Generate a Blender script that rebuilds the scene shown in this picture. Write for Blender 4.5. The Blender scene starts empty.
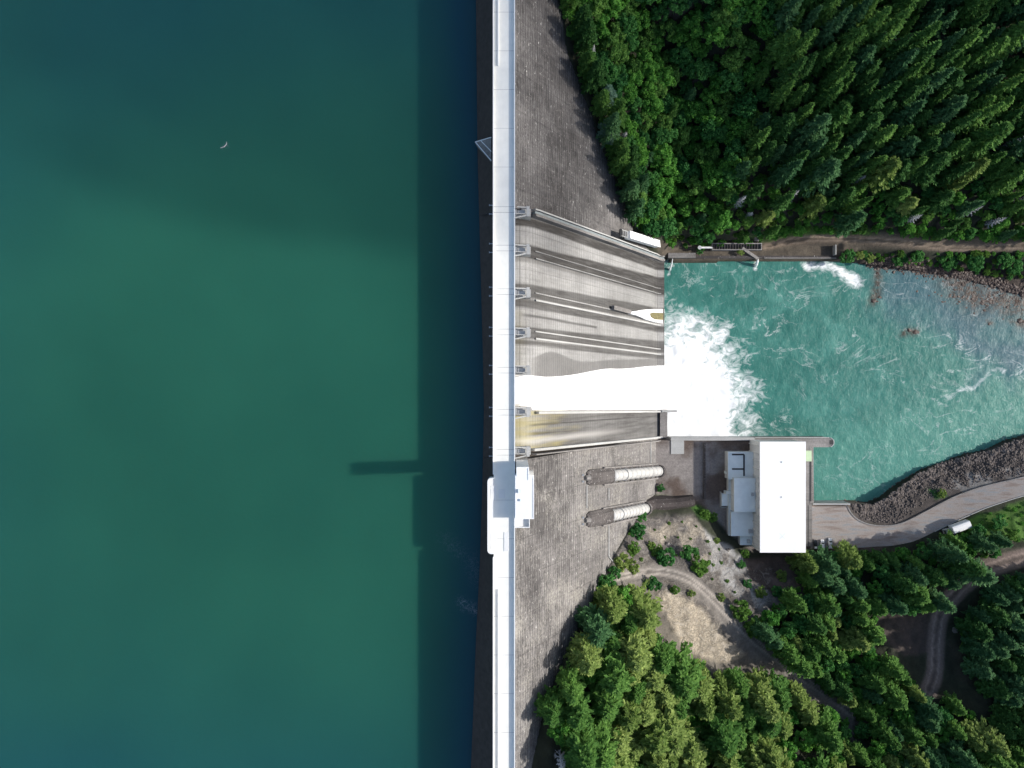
import bpy, math, random
import numpy as np
from mathutils import Vector, Matrix
random.seed(7); rng = np.random.default_rng(11)
SC = bpy.context.scene
COL = SC.collection
H, F = 275.0, 710.0            # camera height above the crest (m), focal length in pixels
WZ = -130.0                    # tailwater level
RZ = -16.0                     # reservoir level
def P(px, py, z=0.0):
    return ((px-512)*(H-z)/F, (384-py)*(H-z)/F, z)
# ------------------------------------------------------------------ mesh builder
class MB:
    def __init__(s): s.v=[]; s.f=[]; s.m=[]; s.r=[]
    def add(s, vs, fs, m=0):
        s.r.append((len(s.v),len(s.f),len(vs),len(fs))); o=len(s.v); s.v+= [tuple(v) for v in vs]; s.f+=[tuple(i+o for i in f) for f in fs]; s.m+=[m]*len(fs); return s
    def box(s, x0,x1,y0,y1,z0,z1,m=0):
        if x0>x1:x0,x1=x1,x0
        if y0>y1:y0,y1=y1,y0
        if z0>z1:z0,z1=z1,z0
        return s.add([(x0,y0,z0),(x1,y0,z0),(x1,y1,z0),(x0,y1,z0),(x0,y0,z1),(x1,y0,z1),(x1,y1,z1),(x0,y1,z1)],
              [(3,2,1,0),(4,5,6,7),(0,1,5,4),(1,2,6,5),(2,3,7,6),(3,0,4,7)],m)
    def prism(s, pts, z0, z1, m=0):
        # pts counter-clockwise (x,y)
        a=sum(pts[i][0]*pts[(i+1)%len(pts)][1]-pts[(i+1)%len(pts)][0]*pts[i][1] for i in range(len(pts)))
        if a<0: pts=pts[::-1]
        n=len(pts); vs=[(x,y,z0) for x,y in pts]+[(x,y,z1) for x,y in pts]
        fs=[tuple(range(n-1,-1,-1)),tuple(range(n,2*n))]+[(i,(i+1)%n,n+(i+1)%n,n+i) for i in range(n)]
        return s.add(vs,fs,m)
    def beam(s, a, b, w, h, m=0):
        a=Vector(a); b=Vector(b); d=(b-a).normalized()
        up=Vector((0,0,1)) if abs(d.z)<.95 else Vector((0,1,0))
        r=d.cross(up).normalized()*w/2; u=r.cross(d).normalized()*h/2
        vs=[a-r-u,a+r-u,a+r+u,a-r+u,b-r-u,b+r-u,b+r+u,b-r+u]
        return s.add(vs,[(0,1,2,3),(7,6,5,4),(0,4,5,1),(1,5,6,2),(2,6,7,3),(3,7,4,0)],m)
    def tube(s, pts, rad, n=12, m=0, cap=True):
        pts=[Vector(p) for p in pts]; rings=[]
        rad = rad if isinstance(rad,(list,tuple)) else [rad]*len(pts)
        for i,p in enumerate(pts):
            d=(pts[min(i+1,len(pts)-1)]-pts[max(i-1,0)]).normalized()
            up=Vector((0,0,1)) if abs(d.z)<.95 else Vector((0,1,0))
            r=d.cross(up).normalized(); u=r.cross(d).normalized()
            rings.append([p+(r*math.cos(2*math.pi*k/n)+u*math.sin(2*math.pi*k/n))*rad[i] for k in range(n)])
        vs=[v for r in rings for v in r]; fs=[]
        for i in range(len(pts)-1):
            for k in range(n): fs.append((i*n+k,i*n+(k+1)%n,(i+1)*n+(k+1)%n,(i+1)*n+k))
        if cap: fs.append(tuple(range(n-1,-1,-1))); fs.append(tuple((len(pts)-1)*n+k for k in range(n)))
        return s.add(vs,fs,m)
    def each(s, name, mats, parent=None, zero=False, **k):
        out=[]
        for v0,f0,nv,nf in s.r:
            q=MB(); q.add(s.v[v0:v0+nv],[tuple(i-v0 for i in f) for f in s.f[f0:f0+nf]])
            o=q.build(name,mats,None if zero else parent,**k)
            if zero: o.parent=parent
            out.append(o)
        return out
    def build(s, name, mats, parent=None, smooth=False, bevel=0):
        me=bpy.data.meshes.new(name); me.from_pydata(s.v,[],s.f); me.update()
        if not isinstance(mats,(list,tuple)): mats=[mats]
        for m in mats: me.materials.append(m)
        if any(s.m): me.polygons.foreach_set('material_index',s.m)
        if smooth: me.polygons.foreach_set('use_smooth',[True]*len(s.f))
        o=bpy.data.objects.new(name,me); COL.objects.link(o)
        if parent and parent.type=='MESH': o.parent=parent
        elif parent: o.parent=parent; o.matrix_parent_inverse=Matrix.Translation(-Vector(parent.location)) if False else Matrix.Identity(4); o.location=-Vector(parent.location)
        if bevel:
            b=o.modifiers.new('bevel','BEVEL'); b.width=bevel; b.segments=2; b.limit_method='ANGLE'
        return o
def empty(name, loc, label=None, cat=None, group=None, rz=0):
    o=bpy.data.objects.new(name,None); COL.objects.link(o); o.location=loc; o.rotation_euler=(0,0,rz)
    tag(o,label,cat,group); return o
def tag(o,label=None,cat=None,group=None,kind=None):
    if label:o['label']=label
    if cat:o['category']=cat
    if group:o['group']=group
    if kind:o['kind']=kind
    return o
def grid_mesh(name, X, Y, Z, mat, attrs=None, smooth=True, keep=None):
    ny,nx=X.shape
    me=bpy.data.meshes.new(name)
    co=np.stack([X,Y,Z],-1).reshape(-1,3).astype(np.float32)
    idx=np.arange(nx*ny).reshape(ny,nx)
    q=np.stack([idx[:-1,:-1],idx[:-1,1:],idx[1:,1:],idx[1:,:-1]],-1).reshape(-1,4)
    if keep is not None: q=q[keep.reshape(-1)]
    me.vertices.add(len(co)); me.vertices.foreach_set('co',co.ravel())
    me.loops.add(q.size); me.loops.foreach_set('vertex_index',q.ravel().astype(np.int32))
    me.polygons.add(len(q)); me.polygons.foreach_set('loop_start',(np.arange(len(q))*4).astype(np.int32))
    me.update(calc_edges=True)
    if smooth: me.polygons.foreach_set('use_smooth',np.ones(len(q),bool))
    for k,a in (attrs or {}).items():
        if a.ndim==3:
            at=me.color_attributes.new(k,'FLOAT_COLOR','POINT'); c=np.ones((nx*ny,4),np.float32); c[:,:3]=a.reshape(-1,3); at.data.foreach_set('color',c.ravel())
        else:
            at=me.attributes.new(k,'FLOAT','POINT'); at.data.foreach_set('value',a.astype(np.float32).ravel())
    me.materials.append(mat); me.validate()
    o=bpy.data.objects.new(name,me); COL.objects.link(o); return o
# ------------------------------------------------------------------ numpy noise and polygons
def _h(ix,iy,s):
    n=(ix.astype(np.int64)*374761393+iy.astype(np.int64)*668265263+s*1274126177)&0x7fffffff
    n=((n^(n>>13))*1274126177)&0x7fffffff
    return ((n^(n>>16))&0xffff)/65535.0
def vnoise(x,y,s=0):
    ix=np.floor(x);iy=np.floor(y);fx=x-ix;fy=y-iy
    fx=fx*fx*(3-2*fx);fy=fy*fy*(3-2*fy)
    a=_h(ix,iy,s);b=_h(ix+1,iy,s);c=_h(ix,iy+1,s);d=_h(ix+1,iy+1,s)
    return (a*(1-fx)+b*fx)*(1-fy)+(c*(1-fx)+d*fx)*fy
def fbm(x,y,o=4,s=0):
    t=0;a=.5;n=0
    for i in range(o):
        t=t+a*vnoise(x,y,s+i*17);n+=a;a*=.5;x=x*2.03+5.1;y=y*2.03+1.7
    return t/n
def sd(x,y,poly):
    """signed distance to a polygon, negative inside"""
    x=np.asarray(x,float);y=np.asarray(y,float)
    d=np.full(x.shape,1e18);ins=np.zeros(x.shape,bool);n=len(poly)
    for i in range(n):
        ax,ay=poly[i];bx,by=poly[(i+1)%n]
        ex,ey=bx-ax,by-ay;wx,wy=x-ax,y-ay
        t=np.clip((wx*ex+wy*ey)/(ex*ex+ey*ey+1e-12),0,1)
        d=np.minimum(d,(wx-ex*t)**2+(wy-ey*t)**2)
        c=(ay>y)!=(by>y)
        xi=ax+(y-ay)*(bx-ax)/np.where(by==ay,1e-9,by-ay)
        ins^=c&(x<xi)
    d=np.sqrt(d);return np.where(ins,-d,d)
def dline(x,y,pl):
    d=np.full(np.shape(x),1e18)
    for (ax,ay),(bx,by) in zip(pl[:-1],pl[1:]):
        ex,ey=bx-ax,by-ay;wx,wy=x-ax,y-ay
        t=np.clip((wx*ex+wy*ey)/(ex*ex+ey*ey),0,1)
        d=np.minimum(d,(wx-ex*t)**2+(wy-ey*t)**2)
    return np.sqrt(d)
def ss(a,b,x):
    t=np.clip((x-a)/(b-a),0,1);return t*t*(3-2*t)
# ------------------------------------------------------------------ materials
def new_mat(name):
    m=bpy.data.materials.new(name);m.use_nodes=True;nt=m.node_tree
    b=nt.nodes['Principled BSDF'];return m,nt,b
def N(nt,t,**k):
    n=nt.nodes.new(t)
    for a,v in k.items():
        if a.startswith('i_'):
            key=a[2:]; key=int(key) if key.isdigit() else key.replace('_',' ')
            n.inputs[key].default_value=v
        else: setattr(n,a,v)
    return n
def L(nt,a,b): nt.links.new(a,b)
def math_(nt,op,a,b=None,clamp=False):
    n=nt.nodes.new('ShaderNodeMath');n.operation=op;n.use_clamp=clamp
    for i,v in enumerate((a,b)):
        if v is None: continue
        if isinstance(v,(int,float)): n.inputs[i].default_value=v
        else: L(nt,v,n.inputs[i])
    return n.outputs[0]
def ramp(nt,src,stops):
    r=nt.nodes.new('ShaderNodeValToRGB');L(nt,src,r.inputs[0]);e=r.color_ramp.elements
    while len(e)<len(stops): e.new(.5)
    for i,(p,c) in enumerate(stops):
        e[i].position=p;e[i].color=(*c,1) if isinstance(c,tuple) else (c,c,c,1)
    return r.outputs[0]
def mix(nt,fac,a,b,mode='MIX'):
    n=nt.nodes.new('ShaderNodeMix');n.data_type='RGBA';n.blend_type=mode
    for k,v in ((0,fac),(6,a),(7,b)):
        if isinstance(v,(int,float)): n.inputs[k].default_value=v
        elif isinstance(v,tuple): n.inputs[k].default_value=(*v,1)
        else: L(nt,v,n.inputs[k])
    return n.outputs[2]
def pos(nt,scale=(1,1,1),obj=False):
    src=N(nt,'ShaderNodeTexCoord').outputs['Object'] if obj else N(nt,'ShaderNodeNewGeometry').outputs['Position']
    m=N(nt,'ShaderNodeMapping');m.inputs['Scale'].default_value=scale
    L(nt,src,m.inputs['Vector']);return m.outputs[0]
def noise(nt,vec,scale,detail=4,rough=.55,dist=0):
    n=N(nt,'ShaderNodeTexNoise');n.inputs['Scale'].default_value=scale;n.inputs['Detail'].default_value=detail
    n.inputs['Roughness'].default_value=rough;n.inputs['Distortion'].default_value=dist
    L(nt,vec,n.inputs['Vector']);return n.outputs['Fac']
def bump(nt,b,h,strength=.3,dist=.3):
    n=N(nt,'ShaderNodeBump');n.inputs['Strength'].default_value=strength;n.inputs['Distance'].default_value=dist
    L(nt,h,n.inputs['Height']);L(nt,n.outputs[0],b.inputs['Normal'])
def plain(name,c,rough=.8,var=.15,scale=.6,metal=0,dirt=None):
    m,nt,b=new_mat(name);v=pos(nt)
    f=noise(nt,v,scale,5,.6)
    lo=tuple(x*(1-var) for x in c);hi=tuple(min(1,x*(1+var)) for x in c)
    col=ramp(nt,f,[(.3,lo),(.7,hi)])
    if dirt:
        g=noise(nt,pos(nt,(.25,1,.25)),.8,4,.6)
        col=mix(nt,ramp(nt,g,[(.5,0.0),(.72,dirt)]),col,(.06,.05,.045))
    L(nt,col,b.inputs['Base Color']);b.inputs['Roughness'].default_value=rough;b.inputs['Metallic'].default_value=metal
    return m
def concrete(name,dark,light,lifts=.5,streak=.5,specks=0,stain_shade=False,purple=0,weather=None):
    m,nt,b=new_mat(name)
    big=noise(nt,pos(nt),.035,4,.6)
    hor=noise(nt,pos(nt,(1.6,.16,1.6)),1.0,4,.7)       # lift bands: long in y
    str_=noise(nt,pos(nt,(.09,1.0,.09)),.9,4,.65)      # run-off streaks down the face
    fine=noise(nt,pos(nt,(1.5,.9,1.5)),1.1,6,.8)
    s=math_(nt,'ADD',math_(nt,'MULTIPLY',big,.9),math_(nt,'MULTIPLY',hor,.8*lifts))
    s=math_(nt,'ADD',s,math_(nt,'MULTIPLY',str_,.8*streak))
    s=math_(nt,'ADD',s,math_(nt,'MULTIPLY',fine,.7))
    tot=.9+.8*lifts+.8*streak+.7
    s=math_(nt,'DIVIDE',s,tot)
    col=ramp(nt,s,[(.39,dark),(.5,tuple((a+c)/2 for a,c in zip(dark,light))),(.60,light)])
    sep=N(nt,'ShaderNodeSeparateXYZ');L(nt,N(nt,'ShaderNodeNewGeometry').outputs['Position'],sep.inputs[0])
    fz=math_(nt,'FRACT',math_(nt,'DIVIDE',sep.outputs[2],1.52))
    ln=math_(nt,'LESS_THAN',fz,.16)
    col=mix(nt,math_(nt,'MULTIPLY',ln,math_(nt,'MULTIPLY',hor,1.25*lifts)),col,tuple(c*.35 for c in dark))
    fy=math_(nt,'FRACT',math_(nt,'DIVIDE',sep.outputs[1],15.3))
    col=mix(nt,math_(nt,'MULTIPLY',math_(nt,'LESS_THAN',fy,.014),.45),col,tuple(c*.4 for c in dark))
    if specks:
        sp=noise(nt,pos(nt,(1,.55,1)),.8,5,.8)
        col=mix(nt,ramp(nt,sp,[(.61,0.0),(.67,specks)]),col,(.62,.6,.58))
    if stain_shade:
        for nm,c,k in (('stain_shade',(.040,.037,.035),1.0),('algae',(.34,.29,.10),.7),('pale',(.62,.6,.57),.8)):
            a=N(nt,'ShaderNodeAttribute');a.attribute_name=nm
            f=math_(nt,'MULTIPLY',a.outputs['Fac'],math_(nt,'ADD',math_(nt,'MULTIPLY',str_,.9),.5),True)
            col=mix(nt,math_(nt,'MULTIPLY',f,k),col,c)
    if weather:
        g=math_(nt,'ADD',math_(nt,'MULTIPLY',noise(nt,pos(nt,(1,.8,1)),.03,6,.7,.3),.7),math_(nt,'MULTIPLY',hor,.3))
        col=mix(nt,ramp(nt,g,[(.40,.55),(.50,0.0)]),col,tuple(c*.5 for c in dark),'MIX')
        g2=math_(nt,'ADD',math_(nt,'MULTIPLY',noise(nt,pos(nt,(.8,1,.8)),.035,5,.7,.2),.5),math_(nt,'MULTIPLY',fine,.5))
        col=mix(nt,ramp(nt,g2,[(.50,0.0),(.60,.55)]),col,weather)
    L(nt,col,b.inputs['Base Color']);b.inputs['Roughness'].default_value=.9
    bump(nt,b,math_(nt,'SUBTRACT',fine,math_(nt,'MULTIPLY',ln,.4)),.5,.25)
    return m
M={}
M['dam']=concrete('dam_concrete',(.045,.041,.042),(.30,.285,.275),1.0,.5,1.0,weather=(.40,.38,.33))
M['damn']=concrete('dark_dam_concrete',(.035,.032,.033),(.21,.20,.197),1.0,.5,1.0,weather=(.20,.19,.185))  # darker concrete for the north abutment wall
M['spill']=concrete('spillway_concrete',(.20,.197,.192),(.43,.425,.415),.75,.8,0,True)
M['white']=concrete('pale_concrete',(.34,.34,.33),(.50,.50,.49),.0,.3)
M['deck']=plain('deck_concrete',(.86,.84,.77),.8,.05,.25)
M['parapet']=plain('parapet_paint',(.84,.84,.83),.7,.04)
M['deck2']=plain('platform_concrete',(.80,.79,.76),.8,.06,.3)
M['grey']=concrete('weathered_concrete',(.11,.105,.1),(.33,.31,.3),.2,.5,.4)
M['brownc']=concrete('stained_concrete',(.03,.026,.026),(.15,.135,.13),.6,.6,.9)
M['roof']=plain('white_roof_membrane',(.88,.88,.88),.6,.03,.15)
M['annexroof']=plain('annex_roof',(.78,.84,.83),.6,.06,.3)
M['wall']=concrete('powerhouse_wall',(.52,.52,.50),(.70,.70,.67),.2,.4)
M['steel']=plain('galvanised_steel',(.45,.46,.47),.45,.1,1,.5)
M['steelblue']=plain('wet_bluish_concrete',(.20,.23,.24),.7,.2,.4)
M['dark']=plain('dark_opening',(.03,.03,.032),.7,.2)
M['pipe']=plain('white_pipe_paint',(.52,.515,.50),.5,.08,.5,0,.25)
M['glass']=plain('window_glass',(.03,.035,.04),.12,.1)
M['carw']=plain('white_car_paint',(.82,.82,.82),.25,.03)
M['card']=plain('black_car_paint',(.02,.022,.025),.3,.1)
M['rubber']=plain('tyre_rubber',(.02,.02,.02),.9,.1)
M['rust']=plain('rusty_steel',(.16,.07,.04),.8,.3,1.5)
M['green']=plain('pale_green_paint',(.50,.64,.42),.6,.06)
M['yellow']=plain('yellow_paint',(.6,.42,.08),.6,.1)
M['rock']=plain('rock',(.20,.18,.165),.95,.4,.8)
M['wetrock']=plain('wet_brown_rock',(.075,.05,.04),.6,.4,.9)
M['rip']=plain('riprap_rock',(.13,.11,.10),.95,.6,.35)
M['trunk']=plain('bark',(.09,.065,.05),.95,.3,1)
M['dead']=plain('bleached_dead_wood',(.46,.46,.46),.9,.2,1)
M['cover']=concrete('dark_cover_concrete',(.022,.018,.018),(.085,.07,.068),.2,.5,.8)
M['upface']=plain('wet_dark_concrete',(.045,.036,.031),.7,.35,.5)
# foliage
def foliage(name,a,b_,c=None):
    m,nt,b=new_mat(name)
    g=N(nt,'ShaderNodeNewGeometry');oi=N(nt,'ShaderNodeObjectInfo')
    f=math_(nt,'ADD',math_(nt,'MULTIPLY',g.outputs['Random Per Island'],.5),math_(nt,'MULTIPLY',oi.outputs['Random'],.5))
    col=ramp(nt,f,[(.15,a),(.85,b_)])
    L(nt,col,b.inputs['Base Color']);b.inputs['Roughness'].default_value=.75
    b.inputs['Specular IOR Level'].default_value=.2
    t=N(nt,'ShaderNodeBsdfTranslucent');L(nt,col,t.inputs['Color'])
    ms=N(nt,'ShaderNodeMixShader');ms.inputs[0].default_value=.38
    L(nt,b.outputs[0],ms.inputs[1]);L(nt,t.outputs[0],ms.inputs[2])
    L(nt,ms.outputs[0],nt.nodes['Material Output'].inputs['Surface']);return m
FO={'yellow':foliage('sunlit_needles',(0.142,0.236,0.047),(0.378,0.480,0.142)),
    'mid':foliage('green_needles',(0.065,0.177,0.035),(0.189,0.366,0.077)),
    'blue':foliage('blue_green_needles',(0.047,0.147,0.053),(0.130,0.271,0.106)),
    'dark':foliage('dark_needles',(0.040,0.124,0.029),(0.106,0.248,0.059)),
    'leaf':foliage('broad_leaves',(0.059,0.212,0.035),(0.177,0.425,0.071)),
    'leafdark':foliage('dark_broad_leaves',(0.035,0.153,0.041),(0.106,0.295,0.071)),
    'bush':foliage('bush_leaves',(0.071,0.177,0.029),(0.189,0.342,0.065)),
    'pale':foliage('pale_grey_green_needles',(0.118,0.224,0.153),(0.236,0.378,0.271))}
# ------------------------------------------------------------------ terrain
FS=.66
def face_x(z): return .4-FS*z
def face_s(px): return ((px-512)*H/F-.4)/(FS-(px-512)/F)
def BP(px,py): s=face_s(px); return P(px,py,-s)
ctrl=[]
for px,py in [(557,0),(566,45),(576,75),(598,135),(612,175),(625,205),(636,237)]: ctrl.append(BP(px,py))
for px,py in [(655,494),(644,508),(628,530),(614,556),(603,578),(590,604),(572,640),(556,676),(543,715),(532,768)]: ctrl.append(BP(px,py))
for q in [(660,250,-122),(700,252,-124),(760,252,-124),(835,255,-124.5),(700,240,-118),(660,236,-112),(780,240,-121),(850,238,-121),(950,247,-121),(1024,245,-120),
          (880,262,-127.5),(940,269,-128),(1000,280,-128.5),(1040,290,-128.5),(1024,215,-112),(900,215,-108),
          (668,445,-121),(668,490,-121),(700,445,-121),(700,490,-121),(730,470,-121),(730,520,-121),(755,545,-120.5),(812,512,-120),(812,545,-120),(860,540,-120),
          (900,530,-119.5),(950,520,-119),(1000,500,-118.5),(1060,480,-118),(780,560,-119),
          (690,505,-119),(715,515,-119.5),(670,508,-114),(650,530,-101),(690,535,-106),(715,545,-111),(735,560,-112),
          (625,570,-76),(655,572,-84),(685,578,-88),(710,600,-90),(740,635,-92),(780,665,-94),(830,700,-96),(690,555,-97),(760,600,-103),(790,575,-112),(800,620,-104),
          (860,600,-108),(930,570,-110),(1000,545,-111),(1030,560,-108),(975,578,-106),(945,600,-104),(932,640,-101),(900,640,-101),(1010,620,-98),(1010,700,-90),(930,710,-92),
          (680,620,-80),(640,610,-70),(640,680,-60),(700,690,-72),(760,720,-78),(640,768,-42),(700,768,-52),(800,768,-66),(900,768,-74),(1024,768,-78)]:
    ctrl.append(P(*q))
ctrl+=[(90,178,-52),(160,178,-54),(220,178,-56),(290,178,-58),(60,215,-15),(150,235,-14),(300,235,-18),(150,320,40),(300,320,40),(60,300,45),
       (40,140,-76),(60,100,-108),(100,98,-102),(150,100,-104),(200,100,-106),(280,100,-106),
       (-4,208,-1),(-4,260,25),(20,-175,-1),(-4,-175,-2),(-4,-240,25),(60,-225,-8),(150,-250,-10),(280,-250,-20),(120,-330,40),(300,-330,30),
       (-25,170,-45),(-25,-165,-45),(-60,225,-12),(-60,-210,-12),(-200,245,-10),(-200,-240,-10),(-200,170,-50),(-200,-170,-50),(-100,0,-100),(-300,0,-90),
       (-200,340,60),(-200,-340,60),(60,30,-138),(60,-45,-126),(30,-60,-120),(40,60,-138),(340,40,-136),(500,0,-136),(350,110,-95),(350,-100,-112),(340,-55,-119),
       (500,180,-30),(500,-180,-50),(900,0,-138),(900,250,20),(900,-250,10),(-700,0,-90),(-700,350,60),(-700,-350,60),
       (1800,1500,180),(1800,-1500,180),(-1800,1500,180),(-1800,-1500,180),(0,1800,200),(0,-1800,200),(1800,0,-120),(-1800,0,-80)]
CT=np.array(ctrl,float)
def _U(r2): return np.where(r2>0,.5*r2*np.log(r2+1e-12),0)
n=len(CT);sc=1/100.
cx,cy=CT[:,0]*sc,CT[:,1]*sc
K=_U((cx[:,None]-cx)**2+(cy[:,None]-cy)**2)+np.eye(n)*.0006
A=np.zeros((n+3,n+3));A[:n,:n]=K;A[:n,n]=1;A[:n,n+1]=cx;A[:n,n+2]=cy;A[n:,:n]=A[:n,n:].T
W=np.linalg.solve(A,np.concatenate([CT[:,2],[0,0,0]]))
def tps(x,y):
    x=np.asarray(x,float)*sc;y=np.asarray(y,float)*sc
    t=W[n]+W[n+1]*x+W[n+2]*y
    for i in range(n): t=t+W[i]*_U((x-cx[i])**2+(y-cy[i])**2)
    return t
def PXL(pts,z): return [P(a,b,z)[:2] for a,b in pts]
river=PXL([(640,262),(835,261),(868,264),(885,266),(915,270),(950,276),(985,284),(1024,296),(1250,300),(1700,260),(1700,430),(1250,400),(1024,436),(1003,441),(985,450),(962,455),(940,463),(920,470),(905,479),(890,489),(878,498),(868,502),(858,502),(848,501),(808,503),(808,440),(640,437)],WZ)
flat_lines=[]   # (polyline world, half width) where the ground is kept smooth
def smooth_mask(x,y):
    m=np.zeros(np.shape(x))
    for pl,w in flat_lines: m=np.maximum(m,1-ss(w,w+4,dline(x,y,pl)))
    return m
def tz(x,y,rough=True):
    x=np.asarray(x,float);y=np.asarray(y,float)
    z=tps(x,y)
    if rough:
        r=(fbm(x*.05,y*.05,4,3)-.5)*7+(fbm(x*.25,y*.25,3,9)-.5)*2.6
        d=np.hypot(x,y)
        pad=1-np.clip(sd(x,y,PADPOLY)/6,0,1)
        k=(1-smooth_mask(x,y))*(1-pad)
        z=z+r*k
        z=z*(1-pad*.999)+(-121.0)*pad*.999
    t=1-np.clip(sd(x,y,TERR)/3,0,1);z=z*(1-t)+(-124.9+.4*(fbm(x*.4,y*.4,3,33)-.5))*t
    for B,sg in ((BNDT,1),(BNDB,-1)):
        b_=sorted(B,key=lambda q:q[1]);by=[q[1] for q in b_];bx=[q[0] for q in b_]
        xb=np.interp(y,by,bx)+(fbm(y*.15,y*0+3.,3,88)-.5)*3
        on=(y>69) if sg>0 else (y<-57.5)
        on=on&(x>-2)&(np.abs(y)<215)
        d=x-xb;fz=.4/FS-x/FS
        z=np.where(on&(d>=0)&(d<90),np.maximum(z,fz+.4+d*(.6 if sg>0 else .75)),z)
        z=np.where(on&(d<-.3),np.minimum(z,fz-1.2),z)
    s=sd(x,y,river)
    z=np.where(s<0,np.minimum(z,WZ-.25+np.maximum(s*.5,-4)),np.maximum(z,WZ+.12+np.minimum(s*.35,1.2)))
    sp=(x<89)&(y>-31)&(y<71)&(x>-10)
    z=np.where(sp,-142,z)
    return z
PADPOLY=PXL([(650,437),(812,440),(812,505),(846,506),(852,522),(872,530),(900,532),(880,548),(812,549),(752,550),(728,530),(712,512),(690,497),(662,494),(650,492)],-121)
TERR=PXL([(655,259.5),(837,259.5),(837,247),(765,243.5),(700,241),(655,243)],-124.9)
BNDT=[BP(a,b) for a,b in [(549,-40),(553,-20),(557,0),(566,45),(576,75),(598,135),(612,175),(625,205),(636,237)]]+[(80,70.5,-121)]
BNDB=[BP(a,b) for a,b in [(655,494),(644,508),(628,530),(614,556),(603,578),(590,604),(572,640),(556,676),(543,715),(532,768)]]+[P(524,790,-4)]
def G(px,py,it=40):
    z=-95.0
    lo,hi=-141.0,20.0
    # march down the view ray until it goes below the ground
    zs=np.linspace(hi,lo,500);x=(px-512)*(H-zs)/F;y=(384-py)*(H-zs)/F
    t=tz(x,y);k=np.argmax(zs<=t);z=float(t[k]) if zs[k]<=t[k] else -121
    return P(px,py,z)
# the tracks, traced on the ground
def ground_line(pts): return [G(a,b)[:2] for a,b in pts]
trackA=ground_line([(618,577),(640,573),(665,572),(690,580),(712,598),(735,622),(760,645),(790,668),(820,690),(850,712)])
trackB=ground_line([(1060,548),(1024,557),(985,572),(955,592),(940,615),(934,645),(934,672),(930,690)])
trackC=ground_line([(765,247),(800,240),(850,239),(905,243),(950,248),(1000,247),(1060,243)])
roadM=[P(a,b,-120)[:2] for a,b in [(808,527),(850,532),(880,535),(910,528),(940,515),(975,500),(1024,487),(1080,472)]]
def dens(pl,step=2.0):
    out=[];pl=np.array(pl,float)
    # Catmull-Rom
    q=np.vstack([2*pl[0]-pl[1],pl,2*pl[-1]-pl[-2]])
    for i in range(1,len(q)-2):
        p0,p1,p2,p3=q[i-1],q[i],q[i+1],q[i+2];k=max(2,int(np.hypot(*(p2-p1))/step))
        for j in range(k):
            t=j/k;out.append(tuple(.5*((2*p1)+(-p0+p2)*t+(2*p0-5*p1+4*p2-p3)*t*t+(-p0+3*p1-3*p2+p3)*t**3)))
    out.append(tuple(pl[-1]));return out
trackA,trackB,trackC,roadM=[dens(t) for t in (trackA,trackB,trackC,roadM)]
flat_lines+=[(trackA[::2],3.5),(trackB[::2],4),(trackC[::2],3),(roadM[::2],9)]
def axis(parts):
    a=[parts[0][0]]
    for lo,hi,st in parts:
        k=max(1,round((hi-lo)/st));a+=list(np.linspace(lo,hi,k+1)[1:])
    return np.array(a)
gx=axis([(-2200,-600,100),(-600,-60,20),(-60,8,4),(8,300,.85),(300,420,6),(420,900,24),(900,2200,100)])
gy=axis([(-2200,-600,100),(-600,-260,20),(-260,-215,5),(-215,205,.85),(205,260,5),(260,600,20),(600,2200,100)])
X,Y=np.meshgrid(gx,gy)
Z=tz(X,Y)
PXv=512+X*F/(H-Z);PYv=384-Y*F/(H-Z)
wn1=(fbm(X*.12,Y*.12,4,40)-.5)*22;wn2=(fbm(X*.12,Y*.12,4,60)-.5)*22
def zone(poly,soft=3,w=.6): return 1-ss(-soft,soft,sd(PXv+wn1*w,PYv+wn2*w,poly))
near=(X>0)&(X<330)&(np.abs(Y)<240)
colr=np.empty(X.shape+(3,));
nz=fbm(X*.35,Y*.35,4,5)[...,None];nb=fbm(X*.06,Y*.06,4,6)[...,None]
floor_=np.array([.028,.032,.018])*(.6+.9*nz)
colr[:]=floor_
def paint(mask,c,var=.6):
    global colr
    c=np.array(c)*(1-var/2+var*nz);m=mask[...,None];colr=colr*(1-m)+c*m
# bare rock, earth and grass
paint(zone([(640,515),(690,518),(712,540),(735,560),(800,560),(800,590),(770,620),(745,640),(735,600),(700,590),(680,600),(640,580),(605,590),(612,560)],4),(.17,.155,.145),.8)
paint(zone([(598,585),(650,585),(690,600),(745,650),(820,700),(815,735),(740,690),(640,640),(600,640)],5),(.13,.115,.095),.8)
paint(zone([(655,590),(682,588),(705,605),(728,635),(748,652),(725,662),(690,655),(665,620)],3,.4),(.50,.43,.33),.6)
paint(zone([(650,530),(690,520),(715,545),(700,575),(660,560)],4)*ss(.42,.6,fbm(X*.13,Y*.13,3,77)),(.42,.37,.30),.8)
paint(zone([(705,530),(740,552),(775,570),(770,600),(745,625),(725,600),(708,570)],4)*ss(.35,.55,fbm(X*.2,Y*.2,3,78)),(.38,.37,.36),.8)
paint(zone([(745,556),(800,556),(805,590),(780,600),(752,580)],3),(.10,.075,.065),.9)
paint(zone([(690,506),(716,504),(716,518),(700,520)],2,.3),(.045,.12,.015),.6)
paint(zone([(655,483),(668,480),(668,498),(656,498)],2,.3),(.07,.11,.03),.6)
paint(zone([(870,600),(900,612),(930,610),(936,650),(905,655),(880,640)],3),(.065,.05,.042),.5)
paint(zone([(940,640),(1000,660),(1040,700),(960,680)],6)*.6,(.07,.06,.045),.5)
gr=zone([(950,528),(985,512),(1040,498),(1040,542),(1000,540),(970,540)],3)
paint(gr,(.06,.135,.018),.7)
paint(zone([(840,500),(880,503),(930,470),(1040,430),(1040,480),(960,500),(900,528),(860,524)],2,.3),(.075,.063,.057),.9)
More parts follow.
